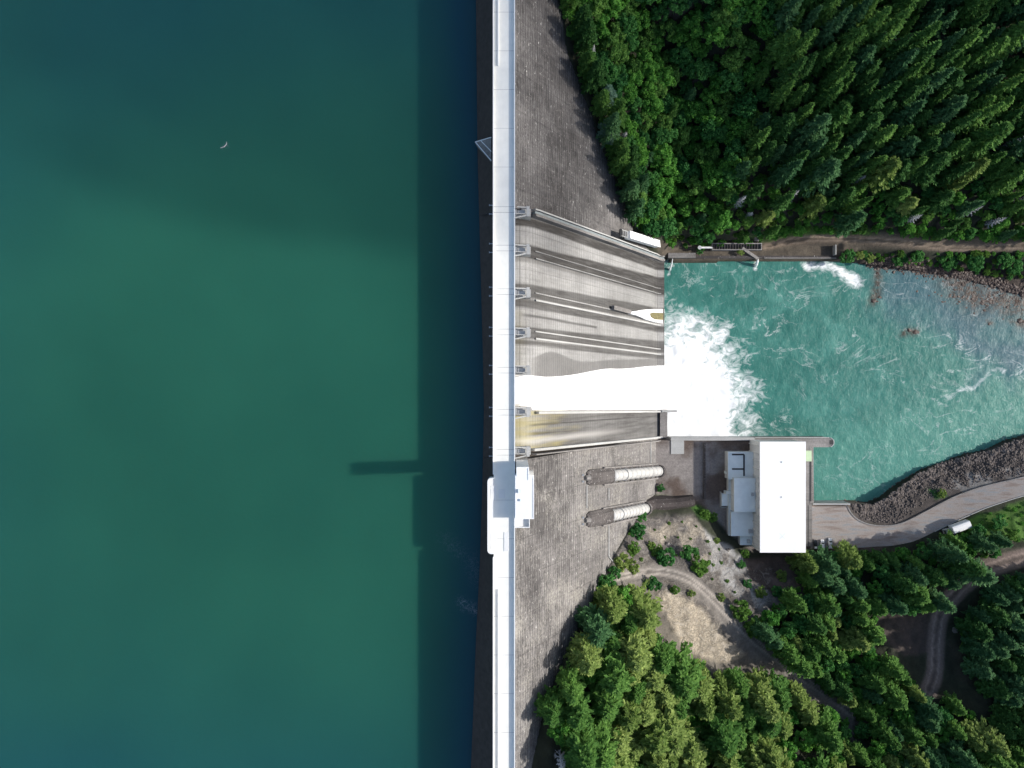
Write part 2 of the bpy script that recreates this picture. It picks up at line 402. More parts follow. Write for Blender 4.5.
paint(zone([(930,482),(1040,462),(1040,477),(960,500),(940,503)],3,.5)*ss(.45,.6,fbm(X*.2,Y*.2,3,79)),(.20,.19,.18),.5)
paint(zone([(925,487),(942,490),(948,498),(935,500)],2,.3),(.03,.10,.02))
# upper bank
paint(zone([(655,242),(760,242),(860,232),(1040,240),(1040,252),(860,250),(835,262),(660,262)],2,.3),(.10,.082,.062),.8)
paint(zone([(740,236),(800,226),(870,228),(880,236),(760,243)],3,.5),(.06,.12,.02),.7)
paint(zone([(835,256),(880,258),(1040,262),(1040,300),(960,280),(835,266)],3,.5),(.055,.042,.034),.9)
paint(zone([(600,0),(1040,0),(1040,232),(760,235),(650,238),(590,100)],8)*ss(.6,.7,fbm(X*.09,Y*.09,4,90))*.8,(.11,.09,.075),.8)
d=np.full(X.shape,99.);d[near]=dline(X[near],Y[near],trackA);paint(1-ss(6,11,d+(nz[...,0]-.5)*6),(.15,.135,.12),.9)
rkm=np.maximum(zone([(640,515),(690,518),(712,540),(735,560),(775,570),(770,620),(745,640),(735,600),(700,590),(680,600),(640,580),(605,590),(612,560)],4),zone([(655,590),(682,588),(705,605),(728,635),(748,652),(725,662),(690,655),(665,620)],3,.4))
dA=np.full(X.shape,99.);dA[near]=dline(X[near],Y[near],trackA);rkm=rkm*ss(2.0,4.0,dA)
# pad
padm=1-ss(-.5,2,sd(X,Y,PADPOLY))
pc=ss(.38,.62,fbm(X*.07,Y*.07,5,8))[...,None]
pad_c=(np.array([.115,.085,.07])*(1-pc)+np.array([.25,.225,.21])*pc)*(.75+.5*nz)
m=padm[...,None];colr=colr*(1-m)+pad_c*m
for tr,w,c in ((trackA,2.4,(.20,.18,.16)),(trackB,4.2,(.175,.135,.115)),(trackC,2.2,(.15,.115,.085))):
    d=np.full(X.shape,99.);d[near]=dline(X[near],Y[near],tr)
    d=d+(nz[...,0]-.5)*1.2
    mk=1-ss(w*.75,w*1.25,d);rut=np.exp(-((d-w*.42)/.45)**2)
    paint(mk,c,.5);colr=colr*(1+.75*(rut*mk)[...,None])*(1-.35*np.exp(-(d/.5)**2)*mk)[...,None]
m_,nt,b=new_mat('ground_cover')
a=N(nt,'ShaderNodeAttribute');a.attribute_name='Col'
f1=noise(nt,pos(nt),.9,6,.75);f2=noise(nt,pos(nt),3.5,4,.7)
k=ramp(nt,math_(nt,'ADD',math_(nt,'MULTIPLY',f1,.7),math_(nt,'MULTIPLY',f2,.3)),[(.36,.74),(.64,1.26)])
rk=N(nt,'ShaderNodeAttribute');rk.attribute_name='rk'
rn=noise(nt,pos(nt,(1,1.6,1)),.22,9,.72,1.2)
rg=math_(nt,'ABSOLUTE',math_(nt,'MULTIPLY',math_(nt,'SUBTRACT',rn,.5),2.0))
cr=math_(nt,'MULTIPLY',rk.outputs['Fac'],ramp(nt,rg,[(.0,.6),(.07,0.0)]))
cc=mix(nt,1.0,a.outputs['Color'],k,'MULTIPLY')
cc=mix(nt,cr,cc,(.07,.055,.045))
cc=mix(nt,math_(nt,'MULTIPLY',rk.outputs['Fac'],ramp(nt,rn,[(.50,0.0),(.62,.45)])),cc,(.42,.38,.33))
L(nt,cc,b.inputs['Base Color']);b.inputs['Roughness'].default_value=.95
bump(nt,b,math_(nt,'ADD',math_(nt,'MULTIPLY',f1,.35),math_(nt,'MULTIPLY',math_(nt,'MULTIPLY',rk.outputs['Fac'],rn),2.6)),1.0,1.0);M['ground']=m_
ground=grid_mesh('terrain',X,Y,Z,M['ground'],{'Col':colr,'rk':rkm});tag(ground,kind='structure')
# ------------------------------------------------------------------ roads
def strip(name,pl,w0,w1,mat,lift,cross=6,kind='structure'):
    pl=np.array(pl);t=np.gradient(pl,axis=0);t/=np.linalg.norm(t,axis=1)[:,None];nrm=np.stack([-t[:,1],t[:,0]],1)
    u=np.linspace(-w0,w1,cross+1);XX=pl[:,0][:,None]+nrm[:,0][:,None]*u;YY=pl[:,1][:,None]+nrm[:,1][:,None]*u
    ZZ=tz(XX,YY)+lift
    o=grid_mesh(name,XX[:, ::-1] if False else XX,YY,ZZ,mat);tag(o,kind=kind);return o
m_,nt,b=new_mat('worn_asphalt')
f=noise(nt,pos(nt,(.25,1.6,1)),.35,5,.65);g=noise(nt,pos(nt),1.5,5,.7)
col=ramp(nt,f,[(.35,(.24,.19,.165)),(.5,(.34,.30,.275)),(.65,(.27,.28,.29))])
col=mix(nt,ramp(nt,g,[(.4,0.0),(.7,.35)]),col,(.09,.08,.075))
L(nt,col,b.inputs['Base Color']);b.inputs['Roughness'].default_value=.9;M['asphalt']=m_
# road sheet: polygon between its kerb lines, laid on the ground
up_edge=dens(PXL([(811,504.5),(830,504.5),(846,505),(850,511),(856,518),(866,523.5),(880,526),(900,524),(925,513),(945,503),(960,496),(985,487),(1024,477),(1080,463)],-120),2.5)
lo_edge=dens(PXL([(811,549),(830,549),(846,548.6),(860,548),(875,547),(888,546),(900,543),(915,538),(935,529),(955,520),(975,511),(990,505),(1024,494),(1080,480)],-120),2.5)
def resample(pl,k):
    pl=np.array(pl);s=np.concatenate([[0],np.cumsum(np.hypot(*np.diff(pl,axis=0).T))]);q=np.linspace(0,s[-1],k)
    return np.stack([np.interp(q,s,pl[:,0]),np.interp(q,s,pl[:,1])],1)
E0=resample(up_edge,160);E1=resample(lo_edge,160);u=np.linspace(0,1,22)
RX=E0[:,0][:,None]*(1-u)+E1[:,0][:,None]*u;RY=E0[:,1][:,None]*(1-u)+E1[:,1][:,None]*u
RZd=np.maximum(tps(RX,RY),-121.0);
pad=1-np.clip(sd(RX,RY,PADPOLY)/6,0,1);RZd=tz(RX,RY)+.12
# keep it smooth along its length
for _ in range(6): RZd[1:-1]=(RZd[:-2]+RZd[1:-1]*2+RZd[2:])/4
RZd+=.25
road=grid_mesh('road',RX[:,::-1],RY[:,::-1],RZd[:,::-1],M['asphalt']);tag(road,kind='structure')
def wall_along(pl,zs,w,h0,h1,name,mat,parent=None):
    mb=MB();pl=[Vector((p[0],p[1],0)) for p in pl];vs=[];n_=len(pl)
    for i,p in enumerate(pl):
        d=(pl[min(i+1,n_-1)]-pl[max(i-1,0)]).normalized();r=Vector((d.y,-d.x,0))*w/2
        for q,z in ((p-r,zs[i]+h0),(p+r,zs[i]+h0),(p+r,zs[i]+h1),(p-r,zs[i]+h1)): vs.append((q.x,q.y,z))
    fs=[(3,2,1,0),tuple((n_-1)*4+k for k in range(4))]
    for i in range(n_-1):
        for k in range(4): fs.append((i*4+k,i*4+(k+1)%4,(i+1)*4+(k+1)%4,(i+1)*4+k))
    mb.add(vs,fs);return mb.build(name,mat,parent)
kz=RZd[:,0];kerb=wall_along(E0[18:],list(kz[18:]),.7,-1.0,.45,'kerb_wall',M['grey'])
tag(kerb,'low weathered concrete kerb wall curving between the service road and the rocky bank','kerb wall')
kerb2=wall_along(E1[70:],list(RZd[70:,-1]),.35,-1.0,.28,'kerb',M['white']);tag(kerb2,'thin pale kerb along the grass edge of the service road','kerb')
# ------------------------------------------------------------------ water
def water_mat(name,reservoir):
    m,nt,b=new_mat(name)
    if reservoir:
        f=noise(nt,pos(nt),.010,3,.5)
        col=ramp(nt,f,[(.3,(.015,.095,.066)),(.7,(.022,.128,.084))])
        nr=N(nt,'ShaderNodeAttribute');nr.attribute_name='bluer'
        col=mix(nt,nr.outputs['Fac'],col,(.008,.070,.105))  # bluer water towards the dam and the outer reservoir
        fo=N(nt,'ShaderNodeAttribute');fo.attribute_name='foam'
        w=noise(nt,pos(nt),.9,6,.7,1.5)
        fm=math_(nt,'MULTIPLY',fo.outputs['Fac'],ramp(nt,w,[(.48,0.0),(.62,1.0)]))
        col=mix(nt,math_(nt,'MULTIPLY',fm,.7),col,(.25,.30,.32))
        L(nt,col,b.inputs['Base Color']);b.inputs['Roughness'].default_value=.12;b.inputs['IOR'].default_value=1.33
        b.inputs['Subsurface Weight'].default_value=.8;b.inputs['Subsurface Radius'].default_value=(1.0,2.6,3.2);b.inputs['Subsurface Scale'].default_value=14.0
        h=noise(nt,pos(nt),.8,5,.6);bump(nt,b,h,.12,.3)
    else:
        v=pos(nt,(.8,1,1))
        a1=N(nt,'ShaderNodeAttribute');a1.attribute_name='foam'
        a2=N(nt,'ShaderNodeAttribute');a2.attribute_name='blue'
        a3=N(nt,'ShaderNodeAttribute');a3.attribute_name='shoal'
        f=noise(nt,v,.06,5,.6,.8)
        col=ramp(nt,f,[(.3,(.034,.155,.130)),(.55,(.052,.20,.168)),(.75,(.085,.27,.228))])
        a4=N(nt,'ShaderNodeAttribute');a4.attribute_name='milky'
        col=mix(nt,a4.outputs['Fac'],col,(.085,.265,.215))
        col=mix(nt,a2.outputs['Fac'],col,(.060,.135,.165))
        sh=noise(nt,pos(nt),.35,6,.75)
        col=mix(nt,math_(nt,'MULTIPLY',a3.outputs['Fac'],ramp(nt,sh,[(.36,.25),(.56,1.0)])),col,(.075,.048,.036))
        # small bright ripple flecks
        st=noise(nt,pos(nt,(1.0,.6,1)),.75,5,.75,1.6)
        col=mix(nt,ramp(nt,st,[(.56,0.0),(.72,.26)]),col,(.26,.50,.45))
        col=mix(nt,ramp(nt,st,[(.28,.25),(.44,0.0)]),col,(.02,.12,.105))
        w=noise(nt,pos(nt,(1,1.3,1)),.16,9,.68,1.4)
        fm=math_(nt,'ADD',math_(nt,'MULTIPLY',math_(nt,'SUBTRACT',w,.5),2.1),a1.outputs['Fac'])
        fmv=ramp(nt,fm,[(.36,0.0),(.52,.22),(.74,.48),(1.2,1.0)])
        # thin drifting strands
        rn=noise(nt,pos(nt,(.8,1.2,1)),.05,7,.6,.7)
        rid=math_(nt,'SUBTRACT',1.0,math_(nt,'ABSOLUTE',math_(nt,'MULTIPLY',math_(nt,'SUBTRACT',rn,.5),2.0)))
        msk=ramp(nt,noise(nt,pos(nt),.03,4,.6),[(.46,0.0),(.62,1.0)])
        lace=math_(nt,'MULTIPLY',ramp(nt,rid,[(.965,0.0),(.997,.45)]),math_(nt,'MULTIPLY',msk,ramp(nt,w,[(.42,.2),(.6,1.0)])))
        fmv=math_(nt,'MAXIMUM',fmv,lace)
        col=mix(nt,fmv,col,(.93,.95,.95))
        L(nt,col,b.inputs['Base Color']);b.inputs['Roughness'].default_value=.32;b.inputs['IOR'].default_value=1.33;b.inputs['Specular IOR Level'].default_value=.25
        h=math_(nt,'MULTIPLY',noise(nt,pos(nt,(1,.6,1)),.6,6,.68,1.2),math_(nt,'SUBTRACT',1.0,math_(nt,'MULTIPLY',a1.outputs['Fac'],.95),True));bump(nt,b,h,.6,.5)
    return m
rx=axis([(-2000,-300,120),(-300,-120,10),(-120,-5,.9)]);ry=axis([(-1200,-200,60),(-200,200,1.0),(200,1200,60)])
X2,Y2=np.meshgrid(rx,ry)
px2=512+X2*F/(H-RZ);py2=384-Y2*F/(H-RZ)
foam2=np.zeros(X2.shape)
for pl,w,k in (([(486,575),(487,600),(481,612),(473,608),(465,606),(462,602)],4.5,1.5),([(480,580),(470,560),(455,548),(445,540)],8,.35),([(224,147),(227,145)],2.2,.9)):
    foam2=np.maximum(foam2,k*np.exp(-(dline(px2,py2,pl)/w)**2))
res=grid_mesh('reservoir_water',X2,Y2,np.full(X2.shape,RZ),water_mat('reservoir_water',True),{'foam':foam2,'bluer':np.clip(.85*np.exp(-((X2+12)/13.)**2)*(X2<0)+.85*ss(70,230,np.hypot((X2+75)*.8,Y2+5))*fbm(X2*.008+3,Y2*.008,3,222)*1.3,0,.9)});tag(res,kind='structure')
rx=axis([(83,300,.65),(300,420,4),(420,1500,60)]);ry=axis([(-110,-80,5),(-80,80,.65),(80,130,5)])
X3,Y3=np.meshgrid(rx,ry);px3=512+X3*F/(H-WZ);py3=384-Y3*F/(H-WZ)
wx=(fbm(X3*.08,Y3*.08,4,21)-.5)*34;wy=(fbm(X3*.08,Y3*.08,4,22)-.5)*34
qx=px3+wx;qy=py3+wy
foam=np.zeros(X3.shape)
def F_(poly,soft,k):
    global foam
    foam=np.maximum(foam,k*(1-ss(-soft,soft,sd(qx,qy,poly))))
def FL(pl,w,k,ww=.35):
    global foam
    foam=np.maximum(foam,k*np.exp(-(dline(px3+wx*ww,py3+wy*ww,pl)/w)**2))
core=[(640,362),(688,352),(702,368),(712,398),(722,425),(728,452),(640,452)]
dc=np.maximum(sd(qx,qy,core),0)
ang=np.arctan2(-(py3-395),px3-660)
ray=fbm(ang*5.0,dc*.03,4,301)
foam=np.maximum(foam,np.clip(1.25-dc/(18+62*ray),0,1.25)*(1-.35*ss(0,40,330-py3)))
FL([(735,440),(765,425),(795,417)],7,.42)
FL([(806,266),(826,264),(842,274),(858,283)],7,.95,.3);FL([(780,272),(800,268),(815,266)],4,.38,.2)
FL([(757,258),(755,268)],3.5,.75,.1);FL([(672,262),(669,274)],2.2,.7,.1)
FL([(690,275),(705,278)],7,.28);FL([(720,270),(745,275)],5,.26)
FL([(668,300),(690,280),(720,285)],10,.22)
FL([(1030,366),(1000,372),(975,384),(945,395)],4.5,.56,.5);FL([(945,398),(930,410),(918,432)],4,.42,.6);FL([(890,400),(905,425)],8,.30);FL([(885,455),(892,440)],4,.32,.6)
FL([(850,490),(866,492),(872,500)],5,.30,.5);FL([(895,382),(912,377)],4,.30,.6);FL([(840,405),(850,420)],5,.34);FL([(880,480),(905,470)],4,.25)
foam*=1-.42*ss(700,755,px3)*ss(385,420,py3)
foam+=.10*(1-ss(20,130,np.hypot(px3-720,py3-390)))
foam-=.10*ss(0,30,py3-450)
blue=(1-ss(-22,22,sd(qx,qy,[(868,255),(1100,255),(1100,372),(1024,368),(985,375),(960,350),(930,320),(885,315),(872,290)])))*(.45+.7*fbm(X3*.07,Y3*.07,3,61))
blue=np.clip(blue*1.15,0,.92);milky=ss(-10,50,(py3-400)+(px3-860)*.28+wy)*.75
sho=np.zeros(X3.shape)
for pl,w,k in (([(876,264),(879,285),(874,302)],5,.9),([(905,330),(918,331)],4.5,.9),([(955,282),(975,298),(1000,300),(1040,302)],16,1.0),([(1015,318),(1030,324)],6,.9),([(985,322),(990,325)],3,.8),([(1000,290),(1040,298)],9,.8)):
    sho=np.maximum(sho,k*np.exp(-(dline(px3+wx*.4,py3+wy*.4,pl)/w)**2))
sho=np.maximum(sho,.75*np.exp(-(np.minimum(np.abs(sd(X3,Y3,river)),9)/2.2)**2)*((px3>865)&(py3<340)|(px3>1e5)))
wz=WZ+(fbm(X3*.22,Y3*.22,4,70)-.5)*(.5+.9*np.clip(foam-.35,0,.6))
wz+=1.5*np.exp(-(((px3-680)/16)**2+((py3-388)/24)**2))*fbm(X3*.3,Y3*.3,3,71)
rw=grid_mesh('river_water',X3,Y3,wz,water_mat('river_water',False),{'foam':foam,'blue':blue,'shoal':sho,'milky':milky});tag(rw,kind='structure')
# ------------------------------------------------------------------ the dam
dam=empty('dam',(0,0,0),'huge grey concrete gravity dam with a gated spillway, between the green reservoir and the river','dam')
# wall body: north and south of the spillway
def body(y0,y1,name,mt='dam'):
    ys=np.arange(y0,y1+.01,5.0);mb=MB();sec=[]
    pyk=[-60,0,150,250,400,480,560,640,768,830];pxk=[475.5,476,477.5,480,484,482.5,480,476,471,469]
    for yy in ys:
        xw=(np.interp(384-yy*F/(H-RZ),pyk,pxk)-512)*(H-RZ)/F
        sec.append([(-7.0,yy,-1.4),(-7.0,yy,-5),(xw,yy,RZ-.02),(xw-8,yy,-60),(xw-8,yy,-145),(face_x(-145),yy,-145),(face_x(-.8),yy,-.8),(face_x(-.8),yy,-.5)])
    n_=len(sec[0]);vs=[p for s_ in sec for p in s_];fs=[];ms=[]
    for i in range(len(sec)-1):
        for k in range(n_):
            fs.append((i*n_+k,(i+1)*n_+k,(i+1)*n_+(k+1)%n_,i*n_+(k+1)%n_));ms.append(1 if k in (0,1,2) else 0)
    fs.append(tuple(range(n_-1,-1,-1))[::-1]);fs.append(tuple((len(sec)-1)*n_+k for k in range(n_))[::-1]);ms+=[0,0]
    mb.v=vs;mb.f=fs;mb.m=ms
    return mb.build(name,[M[mt],M['upface']],dam)
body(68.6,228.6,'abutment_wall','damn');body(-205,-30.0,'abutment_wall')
# body under the spillway (lower) and its upstream face
ys=[-30,-10,10,30,50,68.6];mb=MB()
pyk=[-60,0,150,250,400,480,560,640,768,830];pxk=[475.5,476,477.5,480,484,482.5,480,476,471,469]
vs=[];fs=[]
for yy in ys:
    xw=(np.interp(384-yy*F/(H-RZ),pyk,pxk)-512)*(H-RZ)/F
    vs+=[(-7.0,yy,-9.5),(xw,yy,RZ-.05),(xw-8,yy,-60),(xw-8,yy,-145),(85.4,yy,-145),(85.4,yy,-130.5),(78,yy,-124),(3,yy,-12)]
for i in range(len(ys)-1):
    for k in range(8): fs.append((i*8+k,(i+1)*8+k,(i+1)*8+(k+1)%8,i*8+(k+1)%8))
mb.add(vs,fs);mb.build('spillway_core',[M['upface']],dam)
# spillway chute sheet
prof=[(-7.5,-9.6),(-4,-8.6),(0,-8.2),(2.5,-8.7),(5,-10.0),(7.2,-12.0),(9.2,-14.6)]
s=15.5
while s<120: prof.append((FS*s-.4+.0,-s));s+=1.3
prof+=[(79.0,-121.0),(80.2,-122.9),(81.6,-124.4),(83.4,-125.5),(85.9,-126.0),(86.05,-126.1),(86.1,-128),(86.1,-145)]
prof=np.array(prof)
yc=[67.6,52.7,35.8,20.2,5.4,-10.9,-26.4];yf=[69.4,52.5,34.6,18.2,5.0,-15.4,-30.4]
def ylerp(i,x,off=0): t=np.clip(x/87.,0,1);return yc[i]*(1-t)+yf[i]*t+off
v=np.linspace(0,1,200)
SX=np.repeat(prof[:,0][None,:],200,0);SZ=np.repeat(prof[:,1][None,:],200,0)
top=ylerp(0,SX);bot=ylerp(6,SX);SY=bot+(top-bot)*v[:,None]
tt=np.clip(SX/87,0,1)
dn=(fbm(SX*.05,SY*.5,4,101)-.5)*3.0
st=np.zeros(SX.shape)
def band(c0,w0,c1,w1,k,soft=.5):
    global st
    c=c0*(1-tt)+c1*tt;w=w0*(1-tt)+w1*tt
    st=np.maximum(st,k*(1-ss(-soft,soft,np.abs(SY+dn*.35-c)-w)))
band(53.2,2.6,55.2,5.2,1.0);band(37.4,2.6,38.8,4.4,.85);band(32.8,1.9,30.8,1.8,.85);band(20.8,2.3,20.8,3.4,.85);band(17.0,1.1,15.0,1.4,.8)
band(50.2,1.2,50.0,1.0,.5);band(65.2,1.8,66.8,2.4,1.0)  # last band here paints the shaded inner face of the north training wall
st=np.maximum(st,.8*(1-ss(.3,.9,np.abs(SY+dn*.3-(28-1.5*tt*2))))*(SX<40)*ss(0,8,SX))
wet=(7.2+5.0*np.exp(-((SX-17)/9)**2)+1.3*np.exp(-((SX-40)/22)**2)+5.5*ss(20,87,SX))
st=np.maximum(st,.55*(1-ss(-.3,.4,SY+dn*.3-wet-1.2))*(SY>3)*ss(5,12,SX))
inb=(SY<-11)
st=np.maximum(st,inb*.75*ss(3,20,SX)*(.6+.8*fbm(SX*.05,SY*.6,4,130)))
st=np.maximum(st,inb*1.0*(np.exp(-((SY+16.5+1.5*tt)/.7)**2)+np.exp(-((SY+20.0+2.5*tt)/.9)**2)*(1-ss(25,50,SX)))*ss(5,9,SX))
st=np.maximum(st,.22*fbm(SX*.03,SY*.9,4,131))
alg=inb*(1-ss(0,26,SX+(fbm(SX*.1,SY*.9,3,132)-.5)*34))*(.5+.8*fbm(SX*.2,SY*.3,3,133))
alg=np.maximum(alg,.35*(1-ss(0,7,SX))*(SY<30)*fbm(SX*.4,SY*.4,3,134))
for c in (52,35,19.5): alg=np.maximum(alg,.0*np.exp(-((SY-c)/.9)**2)*np.exp(-((SX-13)/6)**2))
pale=inb*.55*np.exp(-((SY+22.8+1.5*tt)/1.3)**2)*(1-ss(30,70,SX))
chute=grid_mesh('spillway_chute',SX,SY,SZ,M['spill'],{'stain_shade':st,'algae':np.clip(alg,0,1),'pale':pale})
chute.parent=dam
MB().box(-6.9,1.1,-30.02,-26.2,-14,-1.41).build('end_block',M['white'],dam);MB().box(-6.9,1.1,67.2,68.62,-14,-1.41).build('end_block',M['white'],dam)
# flow-side flip walls, divider walls
def chute_wall(i,off,w,h,name,mat,x0=7.5,x1=85.8,yend=None):
    k=[(x,z) for x,z in prof if x0<=x<=x1];mb=MB();vs=[]
    for x,z in k:
        y=ylerp(i,x,off);vs+=[(x,y-w/2,z-1.5),(x,y+w/2,z-1.5),(x+h*.75,y+w/2,z+h*.55),(x+h*.75,y-w/2,z+h*.55)]
    n_=len(k);fs=[(0,1,2,3)[::-1],tuple((n_-1)*4+q for q in range(4))]
    for a_ in range(n_-1):
        for q in range(4): fs.append((a_*4+q,a_*4+(q+1)%4,(a_+1)*4+(q+1)%4,(a_+1)*4+q))
    mb.add(vs,fs);return mb.build(name,mat,dam)
for i in (1,2,3):
    chute_wall(i,-1.55,.7 if i>1 else .4,.9,'divider_wall',M['white'] if i>1 else M['spill'])
    chute_wall(i,1.45,.5 if i>1 else .3,.6,'divider_wall',M['white'] if i==3 else M['spill'])
chute_wall(5,-.3,1.0,2.4,'divider_wall',M['white'],7.5,85.8)
chute_wall(6,.2,1.0,2.6,'training_wall',M['white'],7,85.8)
chute_wall(6,-1.6,.5,3.6,'training_wall',M['grey'],7,85.8)
chute_wall(0,.2,1.0,3.4,'training_wall',M['grey'],7,85.8)
chute_wall(0,1.3,1.0,2.9,'training_wall',M['steelblue'],7,85.8)
chute_wall(0,2.5,.6,3.2,'training_wall',M['white'],7,85.8)
mb=MB();mb.box(83.2,85.8,ylerp(6,86),ylerp(5,86)-.9,-127,-123.6);mb.box(85.8,87.4,-30.6,-14.4,-140,-124.4);mb.each('bucket_end_wall',M['grey'],dam)
mb=MB();mb.beam((84,-15.2,-123.5),(92.5,-15.2,-123.5),1.2,1.6);mb.build('bucket_end_wall',M['white'],dam)
# outlet nose on divider 2
mb=MB()
def onface(px,py,h=0):
    s_=face_s(px)+0.6;x,y,z=P(px,py,-s_+h);return (x,y,z)
o_=[(629,312),(636,311),(641,310),(646,309.5),(655,309),(664.5,309),(664.5,323.5),(655,322),(646,319.5),(641,317),(636,315),(629,313.5)]
inn=[(650,313.5),(653,312.5),(664.5,313),(664.5,320),(655,319.5),(651,317)]
vt=[onface(a,b,4.5) for a,b in o_];vb=[(x,y,z-9) for x,y,z in vt];n_=len(o_)
mb.add(vb+vt,[tuple(range(n_,2*n_))[::-1]]+[(i,(i+1)%n_,n_+(i+1)%n_,n_+i)[::-1] for i in range(n_)])
nose=mb.build('outlet_nose',M['parapet'],dam)
mb=MB();vt=[onface(a,b,4.9) for a,b in inn];n_=len(vt);vb=[(x,y,z-1.2) for x,y,z in vt];mb.add(vb+vt,[tuple(range(n_,2*n_))[::-1]]+[(i,(i+1)%n_,n_+(i+1)%n_,n_+i)[::-1] for i in range(n_)])
cav=mb.build('outlet_opening',[plain('mossy_opening',(.16,.14,.06),.8,.5,1.0)]);cav.parent=nose
mb=MB();a=Vector(onface(613,307.5,3.5));b_=Vector(onface(630,312,3.5));mb.beam(a,b_,2.0,1.5);mb.build('outlet_gate_slot',M['grey'],dam)
# crest deck
mb=MB();mb.box(-7.1,.85,-205,230,-1.4,0);deck=mb.build('crest_deck',M['deck'],dam)
for k,(y0,y1) in enumerate([(-205,-30),(-30,68.6),(68.6,230)]):
    MB().box(.85,1.2,y0,y1,-1.0,1.15).build('parapet',M['parapet'],dam)
pl=[P(488.3,y)[1] for y in (478,553)]
x0=P(488,0)[0]
mb=MB();mb.box(-7.4,-7.1,-205,pl[1]-1.5,-1.0,1.0);mb.box(-7.4,-7.1,pl[0]+1.5,230,-1.0,1.0);mb.each('parapet',M['parapet'],dam)
# bulge platform with rounded corners
def rounded(x0,x1,y0,y1,r):
    pts=[(x1,y0),(x1,y1)]
    for k in range(7): a=math.pi/2+k/6*math.pi/2;pts.append((x0+r+r*math.cos(a),y1-r+r*math.sin(a)))
    for k in range(7): a=math.pi+k/6*math.pi/2;pts.append((x0+r+r*math.cos(a),y0+r+r*math.sin(a)))
    return pts
y0b,y1b=P(488,553)[1],P(488,478)[1]
MB().prism(rounded(-9.3,-7.1,y0b,y1b,1.3),-5,.004).build('platform',M['deck2'],dam)
mb=MB();pp=rounded(-9.3,-7.1,y0b,y1b,1.3)[1:]+[(-7.1,y0b)]
for a,b in zip(pp[:-1],pp[1:]): mb.beam((a[0],a[1],.5),(b[0],b[1],.5),.35,1.1)
mb.build('platform_parapet',M['parapet'],dam)
# inner barriers casting a dark slot, hatches, joints
mb=MB();mb.box(-5.5,-5.2,P(0,66)[1],200,.0,.75);mb.box(-5.5,-5.2,-200,P(0,589)[1],.0,.75);mb.each('walkway_barrier',M['parapet'],dam)
mb=MB()
for yy in yc: mb.box(-7.08,.8,yy-1.2,yy-1.08,.0,.03);mb.box(-7.08,.8,yy+1.0,yy+1.12,.0,.03)
for yy in list(range(-195,-32,15))+list(range(84,225,15)): mb.box(-7.08,.8,yy,yy+.09,.0,.02)
mb.each('expansion_joint',plain('joint_filler',(.30,.30,.30)),dam)
for (a,b,c,d) in ((490.5,496.5,486,500),(491,496.5,532,551),(504,508.5,532,551),(499,505,489,498)):
    mb=MB();xx0,yy0,_=P(a,d);xx1,yy1,_=P(b,c);mb.box(xx0,xx1,yy0,yy1,.0,.16);mb.build('deck_hatch',M['deck2'],dam,bevel=.05)
# upstream brackets in pairs
for i in range(7):
    mb=MB()
    for dy in (-1.6,1.8):
        mb.box(-8.7,-7.4,yc[i]+dy-.15,yc[i]+dy+.15,-.9,-.6);mb.box(-8.9,-8.7,yc[i]+dy-.35,yc[i]+dy+.35,-1.1,-.4)
    mb.each('gate_bracket',M['steel'],dam)
# piers with hoist frames
for i in range(7):
    y=yc[i];mb=MB();w=1.6
    pts=[(-7.2,y-w),(5.4,y-w),(7.4,y-.9*w),(7.4,y+.9*w),(5.4,y+w),(-7.2,y+w)]
    mb.prism(pts,-16,-5.0);pier=mb.build('pier',M['white'],dam)
    mb=MB();mb.box(5.7,6.9,y-2.0,y+2.0,-3.6,-2.6);mb.beam((1.2,y-2.6,-2.6),(6.3,y-1.5,-3.0),.45,.5);mb.beam((1.2,y+1.7,-2.6),(6.3,y+1.5,-3.0),.45,.5)
    mb.beam((.6,y-.9,-3.0),(5.8,y-.9,-3.1),.25,.35);mb.box(6.0,6.6,y-1.9,y-1.4,-5,-3);mb.box(6.0,6.6,y+1.4,y+1.9,-5,-3)
    f_=mb.build('hoist_frame',M['white'],None);f_.parent=pier
    mb=MB();mb.box(2.2,5.2,y-.75,y+.75,-5.0,-4.2);mb.box(.8,2.0,y-1.1,y+1.1,-5.0,-3.9);mb.each('hoist_machinery',M['steel'],pier,zero=True)
# radial gates between the piers
for i in range(6):
    ya,yb=yc[i+1]+1.65,yc[i]-1.65;mb=MB();n_=10;vs=[];lift=1.0 if i==4 else 0
    for k in range(n_+1):
        a=k/n_;z=-8.9+lift+7.0*a;x=-4.6+1.6*(2*a-1)**2*1.0
        vs+=[(x,ya,z),(x,yb,z)]
    mb.add(vs,[(2*k,2*k+1,2*k+3,2*k+2) for k in range(n_)])
    mb.build('radial_gate',M['steel'],dam)
# thin stairway line on the face beside the penstocks
def fpt(px,py,h=.5):
    s_=face_s(px);x,y,z=P(px,py,-s_);return (x+h*.83,y,z+h*.55)
mb=MB()
for a,b in (((608,488),(608,500)),((608,519),(608,556)),((608,556),(622,574)),((586,485),(586,508)),((650,438),(650,463))): mb.beam(fpt(*a),fpt(*b),.45,.35)
mb.each('face_stairway',M['white'],dam)
mb=MB();bl=[(566,45),(578,80),(600,140),(613,178),(621,195),(628,207),(634,226),(640,236)]
for a,b in zip(bl[4:-1],bl[5:]): mb.beam(fpt(*a,1.2),fpt(*b,1.2),.5,.5)
mb.build('abutment_stairway',M['white'],dam)
